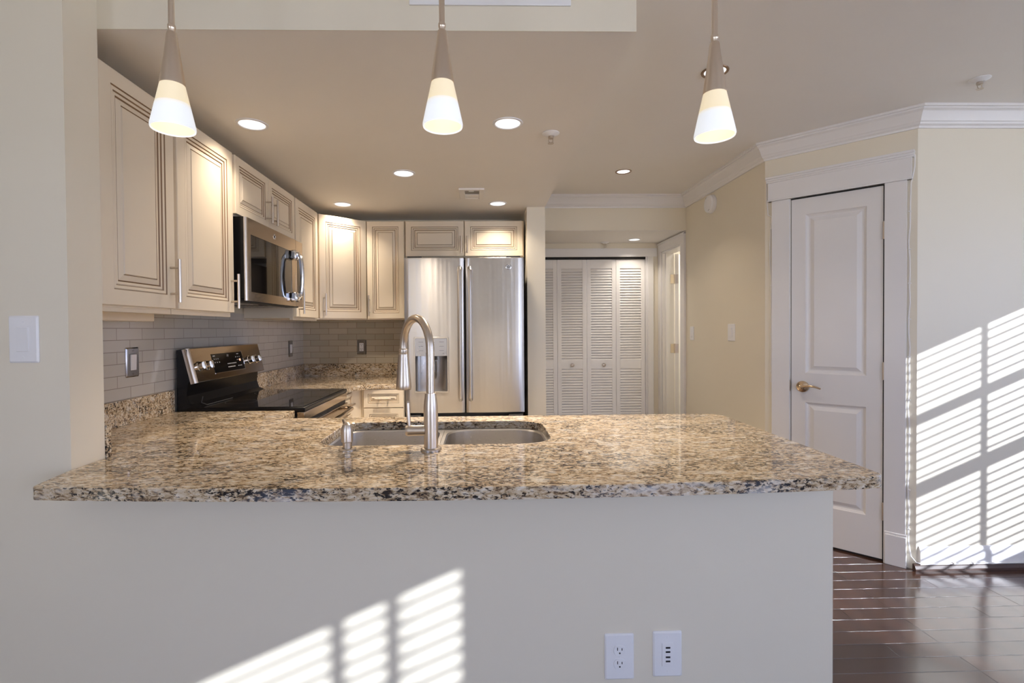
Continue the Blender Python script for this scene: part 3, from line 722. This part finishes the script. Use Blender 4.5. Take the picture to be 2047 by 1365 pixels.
FX, FY = -.1617, 1.584
fc = thing('faucet', 'brushed nickel gooseneck pull-down kitchen faucet at the sink', 'faucet', (FX, FY, ZC))
T = Matrix.Translation((FX, FY, ZC))
MB().lathe([(.001, .0003), (.033, .0003), (.033, .004), (.031, .007), (.026, .0085), (.001, .0086)], 'nickel', T, 32).build('base_plate', fc)
MB().lathe([(.0225, .008), (.0225, .12), (.0222, .135), (.0205, .155), (.0185, .170), (.0175, .180), (.0165, .1805), (.001, .181)], 'nickel', T, 32).build('body', fc)
# spout: up, over, down; plane turned towards the kitchen and the left
az = math.radians(124); dx, dy = math.cos(az), math.sin(az)
pts = []; Rr = .098; ztop = .335
pts += [(FX, FY, ZC+.178), (FX, FY, ZC+.24), (FX, FY, ZC+.29)]
for i in range(1, 23):
    a = PI*i/22*.985
    h = Rr-Rr*math.cos(a); pts.append((FX+dx*h, FY+dy*h, ZC+ztop-.02+Rr*1.06*math.sin(a)))
ex = pts[-1]; pts.append((ex[0]-dx*.0, ex[1], ex[2]-.02))
MB().tube(pts, .0132, 'nickel', 20).build('spout', fc)
hx, hy, hz = pts[-1]
TH = Matrix.Translation((hx, hy, hz))
MB().lathe([(.014, .016), (.0165, .012), (.0165, .004), (.0155, 0), (.0175, -.004), (.0195, -.03), (.0235, -.075), (.0262, -.110), (.0262, -.122), (.0245, -.127), (.018, -.1275), (.001, -.126)], 'nickel', TH, 28).build('spray_head', fc)
mb = MB()
mb.tube([(FX-.018, FY, ZC+.062), (FX-.045, FY, ZC+.062), (FX-.050, FY, ZC+.062), (FX-.072, FY, ZC+.062), (FX-.079, FY, ZC+.062)], [.0165, .0165, .0165, .0178, .0150], 'nickel', 24)
mb.tube([(FX-.068, FY-.002, ZC+.075), (FX-.0705, FY-.002, ZC+.11), (FX-.0715, FY-.002, ZC+.150), (FX-.0715, FY-.002, ZC+.156)], [.0055, .0065, .0058, .003], 'nickel', 14)
mb.build('lever', fc)
SX, SY = -.43, 1.598
sd = thing('soap_dispenser', 'brushed nickel soap dispenser pump left of the faucet', 'soap dispenser', (SX, SY, ZC))
T = Matrix.Translation((SX, SY, ZC))
MB().lathe([(.001, .0003), (.027, .0003), (.027, .003), (.024, .0055), (.016, .006)], 'nickel', T, 28).build('base_plate', sd)
MB().lathe([(.014, .005), (.0145, .024), (.0185, .027), (.0185, .058), (.0172, .070), (.013, .081), (.006, .0875), (.0005, .089)], 'nickel', T, 28).build('pump_head', sd)
MB().tube([(SX-.004, SY+.006, ZC+.074), (SX-.022, SY+.05, ZC+.081), (SX-.034, SY+.085, ZC+.078)], [.0075, .0062, .0055], 'nickel', 12).build('nozzle', sd)

# ------------------------------------------------------------------ refrigerator
FR0, FR1, FYD, FZ = -.5367, .3013, 3.5012, 1.803
fr = thing('refrigerator', 'stainless french-door refrigerator with water dispenser', 'refrigerator', ((FR0+FR1)/2, 3.83, 0))
MB().box((FR0+.004, FYD+.075, .03), (FR1-.004, YB-.02, FZ-.012), 'gasket', bev=.004).build('body', fr)
MB().box((FR0+.03, FYD+.05, .0), (FR1-.03, FYD+.20, .09), 'bplastic').build('kick_plate', fr)
def bulge(t): return .004*(1-(2*t-1)**2)
def fridge_door(name, x0, x1, z0, z1, hole=None):
    mb = MB(); nx = 20
    xs = [x0+(x1-x0)*i/nx for i in range(nx+1)]
    if hole: xs = sorted(set([x for x in xs if min(abs(x-hole[0]), abs(x-hole[1])) > .006]+[hole[0], hole[1]]))
    zs = [z0, z0+.004]+([hole[2], hole[3]] if hole else [])+[z1-.004, z1]
    def Y(x, z):
        t = (x-x0)/(x1-x0); y = FYD+.012-bulge(t)
        e = min(x-x0, x1-x)
        if e < .006: y += .006
        if z in (z0, z1): y += .004
        return y
    V = {(i, j): mb.bm.verts.new((x, Y(x, z), z)) for i, x in enumerate(xs) for j, z in enumerate(zs)}
    k = mb.mi('steel')
    for i in range(len(xs)-1):
        for j in range(len(zs)-1):
            if hole and xs[i] >= hole[0]-1e-6 and xs[i+1] <= hole[1]+1e-6 and zs[j] >= hole[2]-1e-6 and zs[j+1] <= hole[3]+1e-6: continue
            mb.bm.faces.new([V[i, j], V[i+1, j], V[i+1, j+1], V[i, j+1]]).material_index = k
    yb_ = FYD+.068
    I = [(i, 0) for i in range(len(xs))]+[(len(xs)-1, j) for j in range(1, len(zs))]+[(i, len(zs)-1) for i in range(len(xs)-2, -1, -1)]+[(0, j) for j in range(len(zs)-2, 0, -1)]
    bk = [mb.bm.verts.new((xs[i], yb_, zs[j])) for i, j in I]; n = len(I)
    ks = mb.mi('gasket')
    for a in range(n):
        b = (a+1) % n; mb.bm.faces.new([V[I[a]], V[I[b]], bk[b], bk[a]]).material_index = k
    mb.bm.faces.new(bk).material_index = ks
    return mb.build(name, fr)
gapx = -.113
HOLE = (-.467, -.233, .855, 1.238)
dl = fridge_door('door', FR0, gapx-.006, .706, FZ-.006, HOLE)
dr = fridge_door('door', gapx+.006, FR1, .706, FZ-.006)
fridge_door('freezer_drawer', FR0, FR1, .095, .668)
def fhandle(parent, x):
    y = FYD-.045
    P_ = [(x, FYD+.012, 1.720), (x, FYD-.018, 1.718), (x, y, 1.700), (x, y-.006, 1.66)]+[(x, y-.008-.004*math.sin(PI*i/8), 1.66-.80*i/8) for i in range(1, 9)]+[(x, y, .825), (x, FYD-.018, .806), (x, FYD+.012, .804)]
    MB().tube(P_, .0165, 'steel', 16).build('handle', parent)
fhandle(dl, gapx-.033); fhandle(dr, gapx+.037)
# dispenser
h0, h1, h2, h3 = HOLE
mb = MB(); yf = FYD-.003
mb.loft([[(p[0], yf+q, p[1]) for p in rrect(h0-.004+i, h1+.004-i, h2-.004+i, h3+.004-i, .008, 4)] for i, q in ((0, .016), (0, .002), (.002, 0), (.009, 0), (.011, .004), (.012, .02))], 'steel')
mb.build('dispenser_frame', dl)
zm = 1.108
mb = MB(); mb.box((h0+.006, yf+.006, zm), (h1-.006, yf+.02, h3-.006), 'panelgrey', bev=.001)
for s in (-1, 1):
    for i in range(3): mb.box(((h0+h1)/2+s*.072-.016, yf+.0052, 1.205-i*.030), ((h0+h1)/2+s*.072+.016, yf+.006, 1.2068-i*.030), 'gasket')
mb.build('control_panel', dl)
mb = MB(); seg = 14; rc = []
for i in range(seg+1):
    a = PI*i/seg; rc.append(((h0+h1)/2-(h1-h0)/2*.95*math.cos(a), yf+.02+.045*math.sin(a)))
mb.loft([[(x, y, h2+.004) for x, y in rc], [(x, y, zm) for x, y in rc]], 'dispin', closed=False)
mb.face([(x, y, h2+.006) for x, y in rc], 'panelgrey'); mb.face([(x, y, zm-.0005) for x, y in rc], 'bplastic')
mb.build('recess', dl)
cxd = (h0+h1)/2
mb = MB(); mb.box((cxd-.018, yf+.022, .945), (cxd+.022, yf+.030, 1.07), 'panelgrey', bev=.003); mb.box((cxd-.02, yf+.012, 1.075), (cxd+.022, yf+.045, zm), 'bplastic', bev=.003); mb.build('paddle', dl)
# round monogram badge
def badge(parent, X, r):
    mb = MB(); mb.lathe([(r, 0), (r, .0014), (r*.86, .0020), (r*.80, .0012), (.0003, .0012)], 'chrome', X, 28)
    for a0 in range(4):
        p = []
        for i in range(9):
            t = i/8; a = a0*PI/2+t*2.2; q = r*(.18+.5*t*(1-.35*t)); p.append((q*math.cos(a), q*math.sin(a), .0018))
        mb.tube(p, r*.055, 'gasket', 6, X)
    mb.tube([(-r*.35, -r*.1, .0018), (-r*.1, r*.35, .0018), (r*.05, -r*.3, .0018), (r*.32, r*.25, .0018)], r*.06, 'gasket', 6, X)
    return mb.build('badge', parent)
badge(dr, Matrix.Translation((.195, FYD+.0045, 1.729)) @ Matrix.Rotation(PI/2, 4, 'X'), .0195)
for x in (FR0+.06, FR1-.06):
    MB().box((x-.05, FYD+.005, .676), (x+.05, FYD+.06, .694), 'gasket', bev=.004).build('hinge', fr)
MB().box((FR0+.02, FYD+.03, FZ-.012), (FR0+.12, FYD+.16, FZ+.006), 'gasket', bev=.004).build('hinge_cover', fr); MB().box((FR1-.12, FYD+.03, FZ-.012), (FR1-.02, FYD+.16, FZ+.006), 'gasket', bev=.004).build('hinge_cover', fr)

# ------------------------------------------------------------------ microwave
MY0, MY1, MXF, MZ0, MZ1 = 2.378, 3.118, -1.100, 1.434, 1.834
mw = thing('microwave', 'over-the-range stainless microwave with a black glass window', 'microwave', (-1.28, 2.75, MZ0))
XM = Matrix(((0, 1, 0, MXF), (1, 0, 0, 0), (0, 0, 1, 0), (0, 0, 0, 1)))       # x -> +Y, y -> +X (out of the face)
MB().box((XL+.01, MY0+.004, MZ0+.012), (MXF-.0125, MY1-.004, MZ1), 'black', bev=.002).build('body', mw)
mb = MB(); ysp = 3.003
w0, w1, wz0, wz1 = 2.424, 2.945, 1.482, 1.756
xs = [MY0+.012, w0, w1, ysp]; zs = [MZ0+.004, wz0, wz1, MZ1-.002]
for i in range(3):
    for j in range(3):
        if i == 1 and j == 1: continue
        mb.box((xs[i], -.012, zs[j]), (xs[i+1], 0, zs[j+1]), 'steelh', XM)
dm = mb.build('door', mw)
MB().box((w0, -.011, wz0), (w1, -.002, wz1), 'bglass', XM).build('window', dm)
MB().loft([[(MY0+.012-.012*math.cos(a), -.012+.013*math.sin(a), z) for a in [PI/2*i/6 for i in range(7)]]+[(MY0+.012, -.0124, z)] for z in (MZ0+.004, MZ1-.002)], 'nickel', True, True, True, XM).build('edge_trim', dm)
mb = MB(); yh = 2.955
hp = [(yh, -.002, 1.748), (yh, .030, 1.742), (yh, .044, 1.722)]+[(yh, .047+.008*math.sin(PI*i/8), 1.722-.218*i/8) for i in range(1, 8)]+[(yh, .044, 1.500), (yh, .030, 1.482), (yh, -.002, 1.476)]
mb.tube(hp, .0135, 'chrome', 14, XM); mb.box((yh-.034, -.001, 1.706), (yh+.030, .030, 1.762), 'chrome', XM, .008); mb.box((yh-.034, -.001, 1.462), (yh+.030, .030, 1.518), 'chrome', XM, .008)
mb.build('handle', dm)
badge(dm, XM @ Matrix.Translation((2.70, 0, 1.795)) @ Matrix.Rotation(-PI/2, 4, 'X'), .014)
mb = MB(); mb.box((ysp+.003, -.012, MZ0+.004), (MY1, 0, MZ1-.002), 'steelh', XM, .002); mb.box((ysp+.028, -.001, 1.482), (MY1-.026, .0012, 1.756), 'bglass', XM); mb.build('control_panel', mw)
mb = MB(); mb.box((XL+.02, MY0+.02, MZ0), (MXF-.02, MY1-.02, MZ0+.0125), 'bplastic', bev=.003)
for k in range(2):
    for i in range(9): mb.box((-1.40+i*.026, MY0+.07+k*.36, MZ0-.003), (-1.388+i*.026, MY0+.30+k*.36, MZ0+.001), 'panelgrey')
mb.build('vent_grille', mw)

# ------------------------------------------------------------------ range
RY0, RY1, RXF = 2.402, 3.157, -.852
rg = thing('range', 'electric range with black glass cooktop and slanted stainless control panel', 'range', (-1.15, 2.78, 0))
MB().box((XL+.026, RY0+.003, .02), (RXF-.03, RY1-.003, .904), 'black', bev=.003).build('body', rg)
mb = MB(); mb.box((XL+.07, RY0, .905), (RXF+.006, RY1, .927), 'black', bev=.005); mb.build('cooktop_frame', rg)
mb = MB(); mb.box((XL+.10, RY0+.014, .9272), (RXF-.008, RY1-.014, .9302), 'bglass', bev=.001); mb.build('cooktop', rg)
for cx_, cy_, r_ in ((-1.24, 2.60, .075), (-1.24, 2.97, .09), (-1.0, 2.60, .105), (-1.0, 2.96, .075)):
    MB().lathe([(r_, .9304), (r_-.0012, .9304)], 'gasket', Matrix.Translation((cx_, cy_, 0)), 40).build('burner_ring', rg)
# backguard profile in (x, z), extruded along Y
def yprism(mb, prof, y0, y1, mat):
    mb.loft([[(x, y, z) for x, z in prof] for y in (y0, y1)], mat, True, True, True)
mb = MB(); yprism(mb, [(XL+.026, .90), (XL+.026, 1.205), (-1.415, 1.212), (-1.402, 1.208), (-1.385, 1.06), (-1.398, 1.045), (-1.404, .985), (-1.392, .945), (-1.36, .930), (-1.33, .928), (-1.33, .90)], RY0+.004, RY1-.004, 'black'); bgd = mb.build('backguard', rg)
# slanted panel frame: x along +Y, y outward (slanted normal), z up the slope
p0 = Vector((-1.358, RY0+.002, 1.048)); p1 = Vector((-1.3985, RY0+.002, 1.213)); vz = (p1-p0).normalized(); vx = Vector((0, 1, 0)); vn = vx.cross(vz)
XR = Matrix(((vx.x, vn.x, vz.x, p0.x), (vx.y, vn.y, vz.y, p0.y), (vx.z, vn.z, vz.z, p0.z), (0, 0, 0, 1)))
PH = (p1-p0).length; PW = RY1-RY0-.004
mb = MB(); mb.box((.014, -.02, 0), (PW, 0, PH), 'steelh', XR, .003); cp = mb.build('control_panel', rg)
MB().loft([[(.016-.016*math.cos(a), -.018+.020*math.sin(a), z) for a in [PI/2*i/6 for i in range(7)]]+[(.016, -.026, z), (0, -.026, z)] for z in (0, PH)], 'nickel', True, True, True, XR).build('end_trim', cp)
mb = MB(); mb.box((.190, -.001, .032), (.508, .0015, .132), 'dispglass', XR, .0006)
random.seed(3)
for (a, b, z, n) in ((.200, .235, .121, 1), (.205, .26, .104, 3), (.205, .27, .086, 3), (.33, .43, .072, 7), (.33, .41, .054, 6), (.43, .49, .104, 3), (.45, .49, .121, 1), (.44, .47, .088, 2), (.44, .49, .054, 3)):
    for i in range(n):
        x = a+(b-a)*i/max(1, n); w = .022 if n == 1 else .008
        mb.box((x, .0014, z-.0022), (x+w, .0019, z+.0022), 'mark', XR)
mb.tube([(.34, .0018, .112), (.348, .0018, .124), (.352, .0018, .110), (.36, .0018, .122)], .001, 'mark', 6, XR)
mb.box((.466, .0014, .080), (.482, .0020, .092), 'display', XR); mb.box((.510, -.001, .030), (.514, .0024, .134), 'chrome', XR); mb.box((.190, -.001, .028), (.512, .0024, .0315), 'chrome', XR)
mb.build('display', cp)
for x in (.060, .128, .582, .672):
    mb = MB(); KX = XR @ Matrix.Translation((x, 0, .078)) @ Matrix.Rotation(-PI/2, 4, 'X')
    mb.lathe([(.025, 0), (.025, .004), (.021, .006), (.020, .020), (.0185, .026), (.0005, .0265)], 'chrome', KX, 28); mb.box((-.0045, -.0195, .018), (.0045, .0195, .036), 'chrome', KX, .003); mb.build('knob', cp)
MB().tube([(RXF-.36-.155, RY0+.075, .975), (-1.375, RY0+.075, .945), (-1.35, RY0+.08, .934), (-1.345, RY0+.32, .934)], .0022, 'gasket', 8).build('seam_trim', bgd)
# front: stainless apron, vent slots, oven door and bowed handle
mb = MB(); mb.box((RXF-.032, RY0+.002, .862), (RXF+.004, RY1-.002, .9045), 'steelh', bev=.003); mb.build('apron', rg)
mb = MB(); mb.box((RXF-.03, RY0+.01, .842), (RXF-.004, RY1-.01, .861), 'bplastic')
od = None
mb.build('vent_gap', rg)
mb = MB(); mb.box((RXF-.03, RY0+.004, .24), (RXF+.010, RY1-.004, .842), 'steelh', bev=.004); od = mb.build('oven_door', rg)
MB().box((RXF+.009, RY0+.12, .38), (RXF+.0115, RY1-.12, .72), 'bglass').build('window', od)
mb = MB()
for i in range(6): mb.box((RXF-.022, RY0+.06+i*.108, .8415), (RXF+.002, RY0+.155+i*.108, .8428), 'bplastic')
mb.build('vent_slots', od)
mb = MB(); hp = [(RXF+.008, RY0+.05, .812), (RXF+.035, RY0+.055, .812)]+[(RXF+.052+.010*math.sin(PI*i/10), RY0+.07+(RY1-RY0-.14)*i/10, .812) for i in range(11)]+[(RXF+.035, RY1-.055, .812), (RXF+.008, RY1-.05, .812)]
mb.tube(hp, .012, 'steelh', 14); mb.build('handle', od)
MB().box((RXF-.03, RY0+.004, .06), (RXF+.006, RY1-.004, .232), 'steelh', bev=.004).build('storage_drawer', rg)

# ------------------------------------------------------------------ switches and outlets
def plate(X, w, h, mat='white', t=.006):
    mb = MB(); a, b = w/2, h/2
    mb.loft([[(p[0], q, p[1]) for p in rrect(-a+i, a-i, -b+i, b-i, .004, 3)] for i, q in ((0, .0003), (0, t*.4), (t*.7, t), (t*1.2, t))], mat, True, True, True, X)
    return mb
def screw(mb, X, z, t, mat='white'):
    mb.lathe([(.0035, t-.0005), (.0032, t+.0008), (.0004, t+.001)], mat, X @ Matrix.Translation((0, 0, z)) @ Matrix.Rotation(-PI/2, 4, 'X'), 12)
def rocker(label, X, loc, w=.0805, h=.130, mat='white', cat='light switch', name='light_switch', rw=.034, rh=.067):
    t = thing(name, label, cat, loc)
    mb = plate(X, w, h, mat); screw(mb, X, .049, .006, mat); screw(mb, X, -.049, .006, mat); mb.build('cover_plate', t)
    mb = MB(); mb.box((-rw/2-.001, .005, -rh/2-.001), (rw/2+.001, .0064, rh/2+.001), 'gasket' if mat != 'white' else 'trim', X)
    mb.loft([[(-rw/2, .0064, -rh/2), (rw/2, .0064, -rh/2), (rw/2, .0064, rh/2), (-rw/2, .0064, rh/2)], [(-rw/2+.001, .0085, -rh/2+.001), (rw/2-.001, .0085, -rh/2+.001), (rw/2-.001, .0105, rh/2-.001), (-rw/2+.001, .0105, rh/2-.001)]], 'white', True, True, True, X)
    mb.build('rocker', t)
    return t
def duplex(label, X, loc, w, h, mat='white'):
    t = thing('wall_outlet', label, 'outlet', loc)
    mb = plate(X, w, h, mat); screw(mb, X, 0, .006); mb.build('cover_plate', t)
    for z in (.0195, -.0195):
        mb = MB(); P = [(.0172*math.cos(a), max(-.0135, min(.0135, .0172*math.sin(a)))) for a in [2*PI*i/32 for i in range(32)]]
        mb.loft([[(x*k, y, z+q*k) for x, q in P] for k, y in ((1.0, .0055), (1.0, .0078), (.95, .0086))], 'white', True, True, True, X)
        for x, hh in ((-.0063, .0085), (.0063, .0068)): mb.box((x-.0011, .0080, z+.001), (x+.0011, .0089, z+.001+hh), 'dark', X)
        mb.lathe([(.0024, .0080), (.0024, .0089), (.0003, .0089)], 'dark', X @ Matrix.Translation((0, 0, z-.0065)) @ Matrix.Rotation(-PI/2, 4, 'X'), 12)
        mb.build('socket', t)
    return t
def wX(x, y, z, u): return frame((x, y, z), u)
rocker('white rocker switch on the wall left of the kitchen opening', wX(-1.2596, YW, 1.277, (1, 0)), (-1.2596, YW, 1.277))
duplex('white duplex outlet low on the half wall', wX(.3862, YW, .3593, (1, 0)), (.3862, YW, .3593), .0835, .131)
t = thing('usb_outlet', 'white outlet plate with four black charging slots on the half wall', 'outlet', (.5242, YW, .3643)); X = wX(.5242, YW, .3643, (1, 0))
mb = plate(X, .083, .130); screw(mb, X, .049, .006); screw(mb, X, -.049, .006); mb.build('cover_plate', t)
mb = MB(); mb.box((-.0165, .0055, -.033), (.0165, .0085, .033), 'white', X, .001)
for z in (.0205, .0085, -.0065, -.0185): mb.box((-.0065, .0080, z-.0024), (.0065, .0089, z+.0024), 'dark', X)
mb.build('socket_insert', t)
XT = XL+.006
rocker('steel-framed rocker switch on the tile before the range', wX(XT, 2.131, 1.167, (0, 1)), (XT, 2.131, 1.167), .078, .124, 'platemetal')
rocker('steel-framed rocker switch on the tile beyond the range, near the corner', wX(XT, 3.876, 1.155, (0, 1)), (XT, 3.876, 1.155), .078, .124, 'platemetal')
t = thing('wall_outlet', 'outlet in a steel plate on the tile beside the refrigerator', 'outlet', (-.990, YB-.006, 1.153)); X = wX(-.990, YB-.006, 1.153, (1, 0))
mb = plate(X, .075, .121, 'platemetal'); mb.build('cover_plate', t)
mb = MB(); mb.box((-.017, .0055, -.034), (.017, .0085, .034), 'white', X, .001)
for z in (.018, -.018):
    for x in (-.0063, .0063): mb.box((x-.0012, .0082, z), (x+.0012, .0089, z+.008), 'dark', X)
    mb.box((-.002, .0082, z-.009), (.002, .0089, z-.005), 'dark', X)
mb.build('socket_insert', t)
XHF = lambda y, z: fyz(XH) @ Matrix.Translation((y, 0, z))
rocker('white rocker switch on the hall wall, nearer the narrow door', XHF(3.518, 1.2565), (XH, 3.518, 1.2565), .098, .122)
t = thing('light_switch', 'small white sliding switch on the hall wall next to the doorway casing', 'light switch', (XH, 4.182, 1.244)); X = XHF(4.182, 1.244)
plate(X, .072, .115).build('cover_plate', t); MB().box((-.012, .0055, -.035), (.012, .008, .035), 'white', X, .001).box((-.008, .0078, -.032), (.008, .012, -.018), 'white', X, .001).build('slider', t)
t = thing('smoke_alarm', 'round white alarm high on the hall wall', 'alarm', (XH, 3.806, 2.238)); X = XHF(3.806, 2.238) @ Matrix.Rotation(-PI/2, 4, 'X')
MB().lathe([(.068, .0004), (.070, .003), (.070, .012), (.067, .012)], 'white', X, 36, True).build('base_plate', t)
mb = MB(); mb.lathe([(.067, .011), (.067, .030), (.062, .040), (.05, .044), (.0005, .045)], 'white', X, 36)
for a in (.35, .55, 3.5, 3.7): mb.box((-.0015, .040, .030), (.0015, .058, .0432), 'dark', X @ Matrix.Rotation(a, 4, 'Z'))
mb.build('cover', t)

# ------------------------------------------------------------------ ceiling fittings
def lamp(parent, loc, energy, size, col, spread=115):
    l = bpy.data.lights.new('lamp', 'AREA'); l.shape = 'DISK'; l.size = size; l.energy = energy; l.color = col; l.spread = math.radians(spread); l.specular_factor = .2
    o = bpy.data.objects.new('lamp', l); COL.objects.link(o); o.parent = parent; o.matrix_parent_inverse = WM[parent.name].inverted(); o.location = loc
    return o
def downlight(x, y, z, label, r=.05, ring='white', energy=3, col=(1, .82, .62), group=None):
    t = thing('recessed_light', label, 'recessed light', (x, y, z), group)
    T = Matrix.Translation((x, y, z))
    MB().lathe([(r+.012, -.0006), (r+.011, -.004), (r+.003, -.005), (r, -.0035), (r-.001, -.0012)], ring, T, 40).build('trim_ring', t)
    MB().lathe([(r, -.0012), (.0005, -.0012)], 'lens', T, 40).build('lens', t)
    lamp(t, (x, y, z-.008), energy, r*1.8, col)
    return t
zs_ = (ZK-EYE)/(2.1355-EYE)
KL = [((-.9244, 2.0647), 'lit recessed light nearest the tall cream cabinets'), ((.1153, 2.0523), 'lit recessed light near the kitchen ceiling sprinkler'), ((-.4094, 2.7068), 'lit recessed light in the middle of the kitchen ceiling'), ((-.9179, 3.3703), 'lit recessed light above the corner cabinet'), ((.1179, 3.3602), 'lit recessed light beside the ceiling vent, above the refrigerator')]
for ((x, y), lb), en in zip(KL, (2.3, 12, 12, 2.8, 3.2)):
    downlight(x*zs_, y*zs_, ZK-.0006, lb, .055, 'white', en, (1, .84, .67), 'recessed lights of the kitchen ceiling')
downlight(1.041, 3.622, ZM, 'bronze-ringed recessed light near the hall crown moulding', .046, 'bronze', 3.0, (1, .84, .66))
downlight(1.046, 2.212, ZM, 'bronze-ringed recessed light partly behind a pendant', .046, 'bronze', 2.5, (1, .86, .7))
downlight(1.4678, 4.751, ZH, 'recessed light in the closet alcove ceiling', .05, 'white', 1.8, (1, .9, .78))
bl = bpy.data.lights.new('bedroom_fill_light', 'AREA'); bl.shape = 'DISK'; bl.size = .3; bl.energy = 15; bl.color = (1, .96, .90)  # unseen lamp added to brighten the room beyond the doorway
bo = bpy.data.objects.new('bedroom_fill_light', bl); COL.objects.link(bo); bo.location = (2.6, 4.75, ZM-.02)
def sprinkler(x, y, z, label):
    t = thing('sprinkler', label, 'sprinkler', (x, y, z)); T = Matrix.Translation((x, y, z))
    MB().lathe([(.040, -.0004), (.040, -.003), (.034, -.006), (.020, -.014), (.018, -.015), (.001, -.015)], 'white', T, 32).build('escutcheon', t)
    mb = MB(); mb.lathe([(.012, -.014), (.012, -.026), (.007, -.028), (.001, -.028)], 'nickel', T, 20)
    for s in (-1, 1): mb.tube([(s*.009, 0, -.026), (s*.010, 0, -.038), (0, 0, -.046)], .002, 'nickel', 8, T)
    mb.lathe([(.001, -.046), (.014, -.0462), (.014, -.048), (.001, -.0482)], 'nickel', T, 20); mb.build('head', t)
sprinkler(.3061*zs_, 2.1564*zs_, ZK-.0006, 'sprinkler head on the kitchen ceiling near its open edge')
sprinkler(2.306, 2.271, ZM, 'sprinkler head on the main ceiling above the angled door')
sprinkler(1.225, 4.90, ZH, 'sprinkler head on the closet alcove ceiling')
vx0, vx1, vy0, vy1 = -.128*zs_, .026*zs_, 2.99*zs_, 3.226*zs_
t = thing('ceiling_vent', 'small square exhaust vent on the kitchen ceiling', 'vent', ((vx0+vx1)/2, (vy0+vy1)/2, ZK-.0006))
zt = ZK-.0008; xa, xb, ya, yb_ = vx0+.038, vx1-.034, vy0+.03, vy1-.03; ym = (ya+yb_)/2-.005
mb = MB(); mb.box((vx0, vy0, zt-.012), (xa, vy1, zt), 'ceil', bev=.003); mb.box((xb, vy0, zt-.012), (vx1, vy1, zt), 'ceil', bev=.003); mb.box((xa, vy0, zt-.012), (xb, ya, zt), 'ceil', bev=.002); mb.box((xa, yb_, zt-.012), (xb, vy1, zt), 'ceil', bev=.002); mb.build('frame', t)
MB().box((xa, ya, zt-.006), (xb, ym, zt), 'ventmesh').build('filter', t); MB().box((xa, ym, zt-.010), (xb, yb_, zt), 'white', bev=.002).build('flap', t)
MB().box((xa+.026, ya-.004, zt-.014), (xb-.034, ya+.010, zt-.005), 'white', bev=.002).build('tab', t)
# supply register on the soffit front
t = thing('air_register', 'white air register on the cream face above the kitchen opening', 'vent', (.036, YS2, 2.275)); X = frame((.036, YS2, 2.275), (1, 0))
mb = MB(); mb.box((-.245, .0003, 0), (.245, .006, .028), 'white', X, .002); mb.box((-.245, .0003, .112), (.245, .006, .14), 'white', X, .002); mb.box((-.245, .0003, .028), (-.215, .006, .112), 'white', X); mb.box((.215, .0003, .028), (.245, .006, .112), 'white', X); mb.build('frame', t)
mb = MB()
for i in range(6): mb.box((-.215, .001, .031+i*.014), (.215, .005, .039+i*.014), 'white', X)
mb.build('louvers', t); MB().box((-.215, .0003, .028), (.215, .0008, .112), 'dark', X).build('duct_opening', t)

# ------------------------------------------------------------------ pendants
def pendant(x, y, zb, label):
    t = thing('pendant_light', label, 'pendant light', (x, y, zb), 'cone pendants over the bar'); T = Matrix.Translation((x, y, zb))
    zt = ZM-zb
    MB().lathe([(.001, zt-.0004), (.060, zt-.0004), (.060, zt-.014), (.052, zt-.022), (.010, zt-.026), (.001, zt-.026)], 'nickel', T, 32).build('canopy', t)
    MB().lathe([(.0072, .245), (.0072, zt-.024)], 'cone', T, 16, True, True).build('rod', t)
    MB().lathe([(.0072, .256), (.0092, .254), (.0092, .247), (.0080, .244), (.0078, .238), (.0108, .236), (.0125, .230), (.0150, .205), (.0285, .112), (.0285, .108), (.026, .108)], 'cone', T, 40).build('metal_cone', t)
    mb = MB(); mb.lathe([(.0275, .110), (.0380, .0615), (.0394, .0555), (.0492, .010), (.0498, .004), (.0485, 0), (.0465, .003), (.0372, .055), (.026, .106)], ['shade_c', 'shade_m', 'shade_w', 'shade_w', 'shade_w', 'shade_w', 'shade_i', 'shade_i'], T, 40)
    mb.build('glass_shade', t)
    MB().lathe([(.001, .098), (.011, .096), (.012, .075), (.017, .060), (.018, .050), (.013, .040), (.001, .036)], 'bulb', T, 20).build('bulb', t)
    l = bpy.data.lights.new('lamp', 'POINT'); l.energy = .04; l.shadow_soft_size = .02; l.specular_factor = 0; l.color = (1, .84, .64)
    o = bpy.data.objects.new('lamp', l); COL.objects.link(o); o.parent = t; o.location = (0, 0, .022)
pendant(-.7514, 1.25, 1.790, 'cone pendant light in front of the tall cream cabinets')
pendant(-.0910, 1.25, 1.797, 'cone pendant light above the faucet, middle one of three')
pendant(.5960, 1.262, 1.778, 'cone pendant light nearest the narrow white door')
